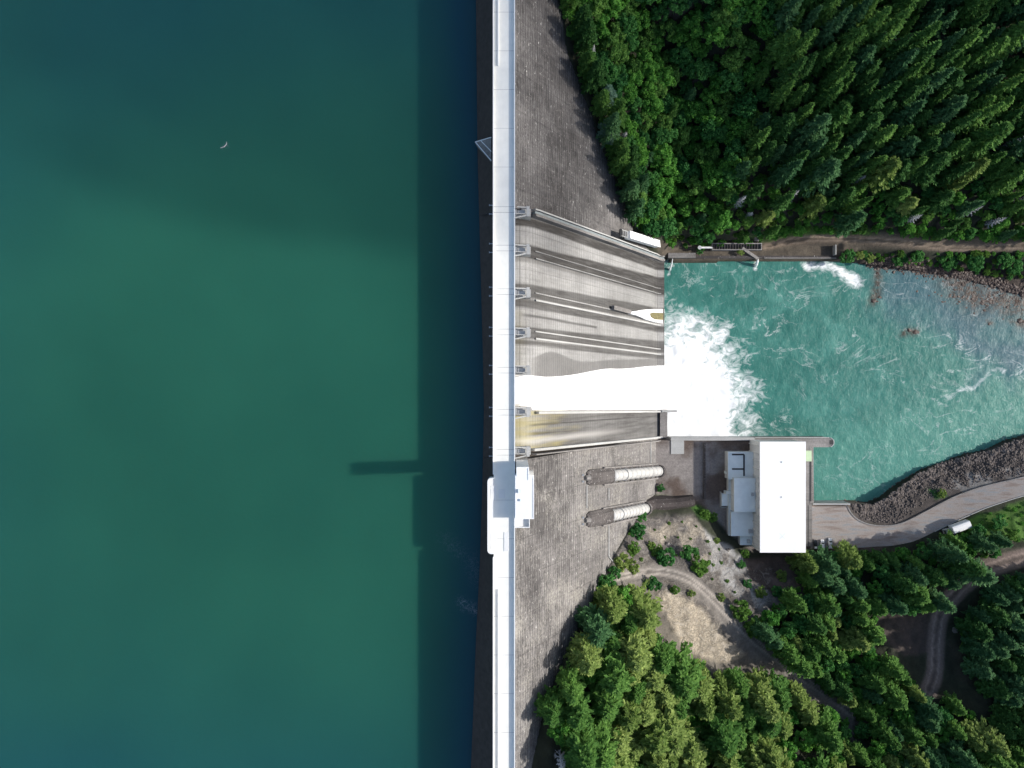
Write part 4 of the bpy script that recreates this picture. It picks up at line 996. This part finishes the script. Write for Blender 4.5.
for i,(px,py,r,lab) in enumerate([(874,301,1.9,'largest brown rock at the river end of the narrow rock spit'),(879,297,1.3,'small brown rock beside the tip of the narrow rock spit'),(878,285,1.0,'brown rock halfway along the narrow rock spit'),(877,273,1.1,'brown rock near the bank end of the narrow rock spit'),
        (909,330,1.5,'upstream one of two brown rocks awash in the open river'),(915,332,1.9,'downstream one of two brown rocks awash in the open river'),(989,324,1.2,'small lone brown rock between the shoal and mid river'),(1020,321,2.2,'brown rock awash near where the river leaves the photo')]):
    mb=MB();rock_mesh(mb,P(px,py,-130.1),r*.8,i+5,(1.2,1,.45));rock_mesh(mb,tuple(np.array(P(px,py,-130.2))+np.array([r*.8,-.4,0])),r*.6,i+50,(1.2,1,.45))
    tag(mb.build('river_rock',M['wetrock'],None),lab,'rock','rocks awash in the river')
mb=MB()
for i in range(230):
    px,py=random.gauss(990,26),random.gauss(298,6)
    if px>1040: continue
    rock_mesh(mb,P(px,py-(990-px)*.15*-1*0,-130.15),random.uniform(.3,.9),i+777,(1.3,1,.4))
tag(mb.build('shoal_stones',M['wetrock'],None),'reddish brown stones breaking the surface of the shallow shoal','shoal stones',None,'stuff')
for i,(px,py,r,lab) in enumerate([(955,630,2.2,'pale boulder inside the bend of the shaded dirt track'),(757,238,1.8,'grey boulder above the fish ladder at the forest edge'),(727,550,1.3,'pale boulder on the rock slope behind the powerhouse'),(668,545,1.6,'pale boulder on the scrubby knoll below the penstocks'),(700,556,1.3,'small tan boulder on the cut slope above the dirt track')]):
    g=G(px,py);mb=MB();rock_mesh(mb,g,r,i+300);rock_mesh(mb,(g[0]+r,g[1]+.5,g[2]),r*.6,i+310);tag(mb.build('boulder',M['rock'],None),lab,'boulder')
# floating stick on the reservoir
p=P(222,148,RZ);mb=MB();mb.tube([(p[0]-.6,p[1],RZ+.08),(p[0]+1.0,p[1]+.5,RZ+.12),(p[0]+1.9,p[1]+1.6,RZ+.1),(p[0]+1.9,p[1]+2.6,RZ+.08)],[.12,.2,.16,.05],6)
tag(mb.build('driftwood',M['dead'],None),'lone pale curved driftwood branch floating on the green reservoir','driftwood')
# ------------------------------------------------------------------ trees
def quads_mesh(name,C,U,V,mat):
    n_=len(C);co=np.stack([C-U-V*.6,C+U-V*.2,C+U*.4+V,C-U*.7+V*.7],1).reshape(-1,3).astype(np.float32)
    me=bpy.data.meshes.new(name);me.vertices.add(len(co));me.vertices.foreach_set('co',co.ravel())
    me.loops.add(n_*4);me.loops.foreach_set('vertex_index',np.arange(n_*4,dtype=np.int32));me.polygons.add(n_);me.polygons.foreach_set('loop_start',(np.arange(n_)*4).astype(np.int32))
    me.update(calc_edges=True);me.materials.append(mat);return me
def unit(v): return v/np.maximum(np.linalg.norm(v,axis=1,keepdims=True),1e-9)
def conifer(seed,h,r,leaf,narrow=1.0,nb=110,per=26,shape=.8):
    R=np.random.default_rng(seed);C=[];U=[];V=[]
    lean=R.uniform(-.02,.02,2)
    for k in range(nb):
        t=(k+R.random())/nb;z=h*(.14+.86*t**.92);bl=r*(1-t)**shape*R.uniform(.55,1.2)+.25
        a=k*2.39996+R.normal(0,.3);d=np.array([math.cos(a),math.sin(a)])
        m_=max(5,int(per*(.35+bl/r)));u=R.random(m_)**.6
        rise=.20-.45*u*u+.25*t
        x=d[0]*bl*u;y=d[1]*bl*u;zz=z+bl*rise*.8
        w=bl*.15*(1-u*.5)
        off=R.normal(0,1,(m_,3))*np.stack([w,w,w*.45],1)
        c=np.stack([x+z*lean[0],y+z*lean[1],zz],1)+off
        dr=unit(np.stack([np.full(m_,d[0]),np.full(m_,d[1]),-.35+.5*R.random(m_)],1)+R.normal(0,.45,(m_,3)))
        sdv=unit(np.cross(dr,np.array([0,0,1.])+R.normal(0,.5,(m_,3))))
        s_=leaf*R.uniform(.6,1.3,(m_,1))
        C.append(c);U.append(dr*s_);V.append(sdv*s_*.5)
    return np.concatenate(C),np.concatenate(U),np.concatenate(V)
def broad(seed,h,r,leaf,nc=46,per=62,low=.35):
    R=np.random.default_rng(seed);C=[];U=[];V=[]
    for k in range(nc):
        th=R.random()*6.283;ph=math.acos(1-1.35*R.random());rr=r*R.uniform(.55,1.0)
        cc=np.array([rr*math.sin(ph)*math.cos(th),rr*math.sin(ph)*math.sin(th),h*.66+rr*.95*math.cos(ph)*(h*.34/r)])
        cr=r*R.uniform(.17,.34);p=unit(R.normal(0,1,(per,3)));p[:,2]=np.abs(p[:,2])*R.choice([1,1,1,-1],per)
        c=cc+p*cr*R.uniform(.6,1.05,(per,1))*np.array([1,1,.8])
        nrm=unit(p+R.normal(0,.55,(per,3)));dr=unit(np.cross(nrm,R.normal(0,1,(per,3))));sv=np.cross(nrm,dr)
        s_=leaf*R.uniform(.6,1.3,(per,1));C.append(c);U.append(dr*s_);V.append(sv*s_*.8)
    return np.concatenate(C),np.concatenate(U),np.concatenate(V)
def trunk_mesh(name,h,r0,limbs,seed,mat,R_=2.5):
    R=random.Random(seed);mb=MB();mb.tube([(0,0,-2.5),(0,0,h*.3),(R.uniform(-.15,.15),R.uniform(-.15,.15),h*.7),(0,0,h)],[r0*1.2,r0*.8,r0*.45,r0*.1],7)
    for k in range(limbs):
        z=h*(.3+.6*k/limbs);a=k*2.4;l=R_*(1.1-k/limbs);mb.tube([(0,0,z),(math.cos(a)*l*.6,math.sin(a)*l*.6,z+l*.25),(math.cos(a)*l,math.sin(a)*l,z+l*.3)],[r0*.3,r0*.18,.03],5)
    me=bpy.data.meshes.new(name);me.from_pydata(mb.v,[],mb.f);me.materials.append(mat);me.update();return me
VAR={}
def variants(key,fn,n_,mats,h,r,leaf,limbs,seed0,**kw):
    out=[]
    for i in range(n_):
        C,U,V=fn(seed0+i,h*(1+.12*(i%3-1)),r,leaf,**kw)
        tm=trunk_mesh('trunk',h*.93,h*.012+.08,limbs,seed0+i,M['trunk'],r*.7)
        out.append((tm,{m:quads_mesh('crown',C,U,V,FO[m]) for m in mats}))
    VAR[key]=out
variants('fir',conifer,5,['yellow','mid','blue','dark','pale'],26,4.8,.66,14,100,nb=110,per=40,shape=.58)
variants('spruce',conifer,4,['mid','blue','dark','yellow'],27,3.2,.60,12,200,nb=110,per=26)
variants('broadleaf',broad,5,['leaf','leafdark','mid'],14,4.3,.42,7,300)
variants('bush',broad,4,['bush','leaf','yellow','leafdark'],3.4,2.3,.30,5,400,nc=26,per=46)
NAMES={'fir':'fir_tree','spruce':'spruce_tree','broadleaf':'broadleaf_tree','bush':'bush'}
CATS={'fir':'conifer','spruce':'conifer','broadleaf':'tree','bush':'bush'}
TREES=[];REST=[];CNT={}
LIM={'fir':300,'spruce':300,'broadleaf':300,'bush':260}
def tree(kind,x,y,z,s,mat,label=None,group=None,sxy=None):
    CNT[kind]=CNT.get(kind,0)+1
    if CNT[kind]>LIM[kind]: REST.append((kind,x,y,z,s,mat,sxy or s));return None
    v=random.choice(VAR[kind]);e=bpy.data.objects.new(NAMES[kind],None);COL.objects.link(e)
    e.location=(x,y,z-.3);e.rotation_euler=(0,0,random.random()*6.28);w=sxy or s;e.scale=(w,w,s)
    for nm,me in (('trunk',v[0]),('crown',v[1][mat])):
        o=bpy.data.objects.new(nm,me);COL.objects.link(o);o.parent=e
    tag(e,label,CATS[kind],group);TREES.append((e,kind,mat,s));return e
def scatter(poly,md,maxn,seed,avoid=()):
    """Poisson-like points on the ground; poly in photo pixels of the base"""
    R=np.random.default_rng(seed);out=[]
    # candidates in world space
    bb=np.array([P(a,b,z)[:2] for a,b in poly for z in (-130,-30)]);lo_=bb.min(0);hi_=bb.max(0)
    k=14000;x=R.uniform(lo_[0],hi_[0],k);y=R.uniform(lo_[1],hi_[1],k);z=tz(x,y)
    px=512+x*F/(H-z);py=384-y*F/(H-z)
    ok=sd(px,py,poly)<0
    ok&=(sd(x,y,river)>2.5)&(z>face_z(x)+.5)
    ok&=((x>14)|(y>0))&~((y<-140)&(x<27))
    for tr,w in ((trackA,5.0),(trackB,7.5),(trackC,3.0)): ok&=dline(x,y,tr[::2])>w
    for av in list(avoid)+[[(600,222),(628,222),(668,240),(668,256),(640,252),(600,240)]]: ok&=sd(px,py,av)>0
    ok&=sd(x,y,PADPOLY)>2.0
    md_=md if callable(md) else (lambda a,b:md)
    G_={}
    cell=3.0
    for i in np.nonzero(ok)[0]:
        m_=md_(px[i],py[i])*R.uniform(.85,1.2);cx_,cy_=int(x[i]//cell),int(y[i]//cell);rr=int(m_//cell)+1;bad=False
        for a in range(cx_-rr,cx_+rr+1):
            for b in range(cy_-rr,cy_+rr+1):
                for j in G_.get((a,b),()):
                    if (out[j][0]-x[i])**2+(out[j][1]-y[i])**2<m_*m_: bad=True;break
                if bad:break
            if bad:break
        if bad: continue
        G_.setdefault((cx_,cy_),[]).append(len(out));out.append((x[i],y[i],z[i],px[i],py[i]))
        if len(out)>=maxn: break
    return out
def face_z(x): return -(x-.4)/FS
roadpoly=[(a,b) for a,b in [(811,500),(848,500),(900,520),(1060,460),(1060,492),(960,524),(900,549),(811,553)]]
# zone 2: sunlit grove
grove=[(602,590),(618,588),(634,598),(646,630),(672,662),(708,674),(748,670),(790,690),(820,720),(838,790),(534,790),(536,745),(546,700),(566,668),(583,632)]
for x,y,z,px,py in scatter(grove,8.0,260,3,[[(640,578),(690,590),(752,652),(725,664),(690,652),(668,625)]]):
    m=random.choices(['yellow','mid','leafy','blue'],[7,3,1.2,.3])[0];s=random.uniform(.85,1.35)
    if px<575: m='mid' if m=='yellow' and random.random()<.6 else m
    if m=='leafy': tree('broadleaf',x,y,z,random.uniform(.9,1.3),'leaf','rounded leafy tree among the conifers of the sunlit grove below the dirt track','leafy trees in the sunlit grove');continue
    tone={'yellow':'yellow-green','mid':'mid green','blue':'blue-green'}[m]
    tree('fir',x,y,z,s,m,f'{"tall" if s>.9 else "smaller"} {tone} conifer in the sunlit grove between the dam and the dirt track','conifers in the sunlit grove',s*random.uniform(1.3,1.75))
# zone 3: trees between the service road, the dirt track and the loop track
midz=[(795,556),(840,553),(892,551),(925,541),(968,536),(1000,538),(990,556),(950,580),(915,604),(872,606),(862,640),(890,668),(925,690),(950,700),(975,720),(1000,790),(850,790),(832,725),(805,680),(770,650),(752,625),(770,600),(800,585)]
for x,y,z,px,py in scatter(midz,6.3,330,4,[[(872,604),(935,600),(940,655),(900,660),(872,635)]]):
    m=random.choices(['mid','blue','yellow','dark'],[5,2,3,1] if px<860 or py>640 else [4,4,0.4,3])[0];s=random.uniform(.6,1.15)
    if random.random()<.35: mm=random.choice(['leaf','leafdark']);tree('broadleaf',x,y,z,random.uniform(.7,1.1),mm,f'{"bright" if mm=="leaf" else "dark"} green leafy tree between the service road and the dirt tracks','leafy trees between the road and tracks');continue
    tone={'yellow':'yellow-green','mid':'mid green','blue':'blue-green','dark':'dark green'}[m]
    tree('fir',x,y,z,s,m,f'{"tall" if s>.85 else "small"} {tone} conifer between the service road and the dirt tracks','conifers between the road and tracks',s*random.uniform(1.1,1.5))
loopz=[(1050,566),(1010,575),(980,592),(965,612),(958,650),(985,690),(1050,690)]
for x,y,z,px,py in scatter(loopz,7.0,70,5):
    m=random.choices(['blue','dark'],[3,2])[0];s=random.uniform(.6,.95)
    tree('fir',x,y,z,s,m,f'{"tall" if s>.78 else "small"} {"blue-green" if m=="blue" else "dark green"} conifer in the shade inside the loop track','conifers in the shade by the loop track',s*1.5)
corner=[(1000,700),(1050,700),(1050,790),(1005,790),(980,730)]
for x,y,z,px,py in scatter(corner,6.0,40,6):
    tree('fir',x,y,z,random.uniform(.6,.9),random.choice(['dark','mid']),'dark conifer in the corner of the forest beyond the loop track','conifers beyond the loop track',1.0)
# zone 1: broadleaf wood beside the dam (forest side)
topL=[(545,-30),(745,-30),(770,60),(745,150),(715,215),(715,241),(648,242),(636,236),(600,120),(560,0)]
inview=lambda q:not(q[4]>-2 and q[3]<1022)
ZT=sorted(scatter(topL,5.8,900,1),key=inview)
for x,y,z,px,py in ZT:
    m=random.choices(['leaf','leafdark','mid'],[4,3,2])[0];s=random.uniform(.75,1.35)
    if dline(np.array([px]),np.array([py]),[(557,0),(566,45),(576,75),(598,135),(612,175),(625,205)])[0]<15:
        tree('fir',x,y,z,random.uniform(.9,1.25),random.choice(['dark','mid','blue']),'dark conifer on the edge of the wood, shading the dam face','conifers along the dam face',random.uniform(.9,1.1));continue
    if random.random()<.10: tree('fir',x,y,z,random.uniform(.6,.85),random.choice(['blue','mid']),'pointed conifer poking out of the broadleaf wood beside the dam','conifers among the broadleaf wood')
    else:
        tone={'leaf':'bright green','leafdark':'dark green','mid':'deep green'}[m];sz='large' if s>1.05 else ('small' if s<.9 else 'medium')
        tree('broadleaf',x,y,z,s,m,f'{sz} {tone} broadleaf tree in the dense wood on the slope beside the dam','broadleaf wood beside the dam')
topR=[(745,-30),(1050,-30),(1050,239),(950,240),(870,232),(800,234),(760,241),(715,241),(715,215),(745,150),(770,60)]
ZR_=sorted(scatter(topR,6.4,1200,2),key=inview)
for x,y,z,px,py in ZR_:
    low=py>185
    if low and random.random()<.55:
        m=random.choice(['leaf','leafdark','mid']);tree('broadleaf',x,y,z,random.uniform(.55,.85),m,'low leafy tree at the foot of the forested slope above the river track' if m!='leaf' else 'low bright green leafy tree at the foot of the forested slope above the river track','leafy trees above the river track');continue
    m=random.choices(['mid','dark','blue','yellow'],[5,4,3,1])[0];k=random.choice(['spruce','spruce','fir']);m='mid' if m=='yellow' and py<170 else m;s=random.uniform(.75,1.4)*(.8 if low else 1)
    tone={'mid':'mid green','dark':'very dark green','blue':'blue-green','yellow':'yellowish'}[m];sz='tall' if s>.95 else 'shorter'
    tree(k,x,y,z,s,m,f'{sz} {tone} {"narrow" if k=="spruce" else "broad"} conifer in the dark forest above the river','conifers in the dark forest above the river',s*random.uniform(1.0,1.35))
# bushes one by one
BU=[(621,561,1.5,'round bush where the thin stairway meets the knoll'),(632,548,1.3,'bush on the scrub edge just below the shorter penstock'),(640,515,1.2,'green bush against the end of the shorter white pipe'),(636,530,1.5,'dense bush between the shorter penstock and the knoll'),
    (650,545,.9,'small yellowish bush on the bare knoll below the penstocks'),(664,556,1.9,'large bush on the uphill side of the dirt track'),(656,551,1.4,'bush tucked behind the large bush above the dirt track'),(688,552,1.6,'round bush, upper one of a pair on the bare knoll'),(697,563,2.0,'wide bush, lower one of a pair on the bare knoll'),
    (632,565,1.3,'flat bush at the start of the dirt track'),(613,571,1.2,'dark bush against the dam face at the start of the dirt track'),(716,540,.7,'tiny bush alone on the pale rock slope'),(740,564,.9,'small bush on the rock slope behind the powerhouse'),(746,582,1.1,'bush halfway down the rock slope beside the track'),
    (759,590,1.3,'wide bush among the rubble behind the powerhouse'),(744,553,1.0,'bush by the corner of the powerhouse yard'),(674,589,.9,'small bush above the tan rock face'),(691,593,.7,'tiny pale bush at the top of the tan rock face'),(652,583,1.4,'bush between the dirt track and the grove'),
    (605,583,1.8,'pale rounded bush nearest the dam below the track'),(620,590,1.0,'small bush beside the pale rounded bush'),(605,615,1.8,'bright green bush alone at the edge of the grove'),(720,596,.8,'low bush on the verge of the dirt track'),(738,607,1.9,'long bush against the outer edge of the dirt track'),(752,625,2.0,'big bush beside the dirt track near the forest'),
    (704,514,1.2,'bush on the grass strip beside the dark penstock cover'),(712,517,1.0,'bush at the corner of the grass strip beside the yard'),(660,487,.9,'low bush in the gap between the two penstocks'),
    (940,493,.9,'green bush on the rocky bank beside the kerb'),(995,520,1.6,'dark bush in the bright grass by the road'),(780,575,1.2,'bush behind the powerhouse at the forest edge'),(775,590,1.2,'bush lower down behind the powerhouse'),
    (845,257,1.5,'bright bush at the end of the bank wall'),(868,258,1.1,'bush on the dark rocks beyond the bank wall'),(915,257,1.3,'bush on the river bank below the forest track'),(945,263,1.7,'wide dark bush overhanging the river rocks'),(970,263,1.9,'largest bush on the forest-side river bank'),(1000,262,1.6,'bush on the bank near where the track leaves the photo'),(1010,268,1.8,'bush lowest on the forest-side bank near the shoal'),(858,256,.9,'small bush between two larger ones past the bank wall'),(895,262,1.2,'bush above the narrow rock spit'),
    (740,252,.8,'low bush beside the fish ladder chute'),(700,251,.8,'low bush under the fish ladder supply pipe'),(975,530,1.4,'bush beside the white truck'),(1010,535,1.2,'bush at the far side of the bright grass')]
for px,py,s,lab in BU:
    g=G(px,py);tree('bush',*g,s,random.choice(['bush','leafdark','yellow'] if py>450 else ['leafdark','yellow']),lab,'bushes on open ground',s*1.15)
# more scrub on the knoll and verge, a few pixels each
kn=[(612,545),(640,520),(690,520),(720,548),(740,600),(700,575),(640,566)]
for x,y,z,px,py in scatter(kn,5.5,26,8): tree('bush',x,y,z,random.uniform(.25,.5),'bush','tiny tuft of scrub scattered on the bare knoll','scrub tufts on the knoll')
ver=[(955,530),(985,514),(1045,500),(1045,545),(1000,540),(970,540)]
for x,y,z,px,py in scatter(ver,3.6,60,9): tree('bush',x,y,z,random.uniform(.25,.6),'leaf','low tuft in the bright grass beside the road bend','tufts in the bright grass')
bk=[(640,243),(760,238),(860,226),(1045,236),(1045,243),(860,236),(760,243),(700,248)]
for x,y,z,px,py in scatter(bk,4.5,60,10): tree('bush',x,y,z,random.uniform(.5,1.1),'leaf','low bush on the verge between forest and river track','verge bushes by the river track')
rb=[(838,253),(900,254),(1042,254),(1042,284),(985,274),(940,267),(868,262)]
for x,y,z,px,py in scatter(rb,2.9,95,12): tree('bush',x,y,z,random.uniform(.35,.95),random.choice(['leafdark','bush','leaf']),'small bush in the tangled strip between river rocks and forest track','bushes between the river rocks and track')
# dead and pale trees
def dead_tree(px,py,h,label,mat='dead',r=2.2):
    g=G(px,py);e=empty('dead_tree',(g[0],g[1],g[2]-.3),label,'dead tree','dead grey trees');r*=1.35;R=random.Random(px)
    mb=MB();mb.tube([(0,0,-1.5),(0,0,h*.5),(.1,.1,h)],[.35,.22,.04],6);o=mb.build('trunk',M['dead'],None);o.parent=e
    mb=MB()
    for k in range(60):
        t=k/60;z=h*(.15+.83*t);a=k*2.4;l=r*(1-t)**.7*R.uniform(.6,1.1)
        p1=(math.cos(a)*l,math.sin(a)*l,z-l*.15);mb.tube([(0,0,z),p1],[.16,.06],4)
        for q in range(3):
            f_=R.uniform(.35,.95);b=(p1[0]*f_,p1[1]*f_,z-l*.15*f_);aa=a+R.choice([-1,1])*.9;mb.tube([b,(b[0]+math.cos(aa)*l*.35,b[1]+math.sin(aa)*l*.35,b[2]-.1)],[.10,.05],3)
    o=mb.build('branches',M['dead'],None);o.parent=e
for a in [(590,62,17,'bleached dead conifer nearest the dam at the edge of the wood'),(622,142,14,'grey dead tree inside the wood beside the dam face'),(808,172,20,'slanting grey dead tree above the river track, farthest upstream'),(764,215,16,'grey dead tree directly above the fish ladder'),(745,218,13,'thin dead tree beside the boulder above the fish ladder'),(960,215,20,'grey dead tree above the bend of the river track'),(985,225,18,'dead tree leaning over the river track near the shoal'),(1000,150,22,'tall grey dead tree high on the slope where the forest leaves the photo'),(1012,110,20,'highest grey dead tree on the forest slope'),(850,185,18,'dead tree halfway up the slope above the bank wall end'),(560,752,18,'bleached dead treetop in the grove beside the dam foot'),(820,662,12,'pale dead tree next to the dirt track in the forest'),(735,205,19,'grey dead tree on the lower slope left of the fish ladder chute'),(785,200,20,'forked grey dead tree above the wide verge of the river track'),(905,222,17,'grey dead tree at the forest edge above the narrow rock spit'),(930,205,21,'long grey dead trunk in the forest above the shoal'),(1008,205,20,'grey dead tree leaning out near where the river track leaves the photo')]: dead_tree(*a)
for px,py,s,lab in [(598,96,.85,'grey-green spiky conifer at the dam edge of the wood, upper one'),(600,128,.8,'grey-green spiky conifer at the dam edge of the wood, lower one')]:
    g=G(px+6,py+8);tree('fir',*g,s*.9,'pale',lab,'grey-green conifers at the dam edge',s*1.25)
def instanced(name,label,pts,srcs):
    """many plants nobody could count, as one object: points that carry copies of the plant meshes"""
    c=bpy.data.collections.new(name+'_sources')
    for i,me in enumerate(srcs):
        o=bpy.data.objects.new('%s_source_%03d'%(name,i),me);c.objects.link(o)
    me=bpy.data.meshes.new(name);me.from_pydata([p[:3] for p in pts],[],[])
    for nm,ty,vals in (('idx','INT',[p[3] for p in pts]),('rz','FLOAT',[random.random()*6.28 for p in pts])):
        at=me.attributes.new(nm,ty,'POINT');at.data.foreach_set('value',vals)
    at=me.attributes.new('sc','FLOAT_VECTOR','POINT');at.data.foreach_set('vector',[v for p in pts for v in (p[4],p[4],p[5])])
    o=bpy.data.objects.new(name,me);COL.objects.link(o);tag(o,label,None,None,'stuff')
    g=bpy.data.node_groups.new(name,'GeometryNodeTree');g.interface.new_socket('Geometry',in_out='INPUT',socket_type='NodeSocketGeometry');g.interface.new_socket('Geometry',in_out='OUTPUT',socket_type='NodeSocketGeometry')
    gi=g.nodes.new('NodeGroupInput');go=g.nodes.new('NodeGroupOutput');ip=g.nodes.new('GeometryNodeInstanceOnPoints');ci=g.nodes.new('GeometryNodeCollectionInfo')
    ci.inputs['Collection'].default_value=c;ci.inputs['Separate Children'].default_value=True;ci.inputs['Reset Children'].default_value=True
    def at_(nm,ty):
        n_=g.nodes.new('GeometryNodeInputNamedAttribute');n_.data_type=ty;n_.inputs['Name'].default_value=nm;return n_.outputs['Attribute']
    cx=g.nodes.new('ShaderNodeCombineXYZ');g.links.new(at_('rz','FLOAT'),cx.inputs['Z'])
    g.links.new(gi.outputs[0],ip.inputs['Points']);g.links.new(ci.outputs[0],ip.inputs['Instance']);ip.inputs['Pick Instance'].default_value=True
    g.links.new(at_('idx','INT'),ip.inputs['Instance Index']);g.links.new(cx.outputs[0],ip.inputs['Rotation']);g.links.new(at_('sc','FLOAT_VECTOR'),ip.inputs['Scale'])
    g.links.new(ip.outputs[0],go.inputs[0]);m_=o.modifiers.new('scatter','NODES');m_.node_group=g
    return o
srcs=[];ix={}
for kind in VAR:
    for m in VAR[kind][0][1]: ix[(kind,m)]=len(srcs);srcs.append(VAR[kind][len(srcs)%len(VAR[kind])][1][m])
if REST: instanced('woodland','dense green woodland filling in between the trees on the valley slopes',[(x,y,z-.3,ix[(k,m)],w,s_) for k,x,y,z,s_,m,w in REST],srcs)
ug=[];R_=np.random.default_rng(5);bm=[VAR['bush'][i%4][1][m] for i,m in enumerate(['leaf','bush','leaf','yellow'])]+[VAR['bush'][0][1]['leaf']]
for poly,md,dens_ in ((topL,4.0,1),(topR,4.6,1),(grove,6,1),(midz,4.6,1),(loopz,6,1),(corner,5,1)):
    for x,y,z,px,py in scatter(poly,md,1700,int(px*7)%97+3,[[(640,578),(690,590),(752,652),(725,664),(690,652),(668,625)]]): ug.append((x,y,z-.3,int(R_.integers(0,3)) if py>150 else 0,R_.uniform(.6,1.3),R_.uniform(.6,1.5)))
instanced('undergrowth','low green undergrowth covering the forest floor beneath the trees',ug,bm)
print('TREES',len(TREES),len(REST),len(ug),{k:sum(1 for t in TREES if t[1]==k) for k in VAR})
# ------------------------------------------------------------------ sun, sky, shade cloud, camera
EL,AZ=math.radians(28.5),math.radians(2.1)
sdir=Vector((math.cos(EL)*math.cos(AZ),math.cos(EL)*math.sin(AZ),math.sin(EL)))
sl=bpy.data.lights.new('sun','SUN');sl.energy=3.6;sl.angle=math.radians(.9);sl.color=(1,.955,.89)
so=bpy.data.objects.new('sun',sl);COL.objects.link(so);so.rotation_euler=sdir.to_track_quat('Z','Y').to_euler()
# unseen cloud added above and downstream to shade the upper reservoir and dam
T_=900
m_,nt,b=new_mat('shade_cloud_mat');b.inputs['Base Color'].default_value=(.9,.9,.9,1);b.inputs['Roughness'].default_value=1
lw=N(nt,'ShaderNodeLayerWeight');lw.inputs['Blend'].default_value=.35
tr=N(nt,'ShaderNodeBsdfTransparent');ms=N(nt,'ShaderNodeMixShader')
fac=math_(nt,'MULTIPLY',math_(nt,'POWER',math_(nt,'SUBTRACT',1.0,lw.outputs['Facing'],True),1.5),.62)
L(nt,fac,ms.inputs[0]);L(nt,tr.outputs[0],ms.inputs[1]);L(nt,b.outputs[0],ms.inputs[2]);L(nt,ms.outputs[0],nt.nodes['Material Output'].inputs['Surface'])
def shade_cloud():
    uu=np.linspace(0,2*np.pi,97);vv=np.linspace(0,np.pi,49);UU,VV=np.meshgrid(uu,vv)
    # centre of the shade on the ground: x -40, y 200
    c=Vector((-120,222,-40))+sdir*T_
    nx,ny,nz_=np.cos(UU)*np.sin(VV),np.sin(UU)*np.sin(VV),np.cos(VV)
    k=1+.22*(fbm(nx*2.2+5,ny*2.2+nz_*1.7,4,400)-.5)*2
    k[:,-1]=k[:,0]
    # ry controls how far it reaches over the dam
    o=grid_mesh('shade_cloud',c.x+nx*250*k,c.y+ny*158*k+nx*-42,c.z+nz_*60*k,m_);tag(o,kind='structure')
shade_cloud()
w=bpy.data.worlds.new('World');SC.world=w;w.use_nodes=True;nt=w.node_tree
sk=nt.nodes.new('ShaderNodeTexSky');sk.sky_type='NISHITA';sk.sun_disc=False;sk.sun_elevation=EL;sk.sun_rotation=math.pi/2-AZ
sk.air_density=1.0;sk.dust_density=1.5;sk.ozone_density=.7
bg=nt.nodes['Background'];L(nt,sk.outputs[0],bg.inputs[0]);bg.inputs[1].default_value=.15
cam=bpy.data.cameras.new('camera');cam.sensor_width=36;cam.lens=F/1024*36;cam.clip_start=1;cam.clip_end=6000
co=bpy.data.objects.new('camera',cam);COL.objects.link(co);co.location=(0,0,H);co.rotation_euler=(0,0,0);SC.camera=co
vs_=SC.view_settings;vs_.view_transform='Standard';vs_.look='None';vs_.exposure=.4;vs_.gamma=1;vs_.use_curve_mapping=False
SC.cycles.max_bounces=5;SC.cycles.diffuse_bounces=3;SC.cycles.transparent_max_bounces=8
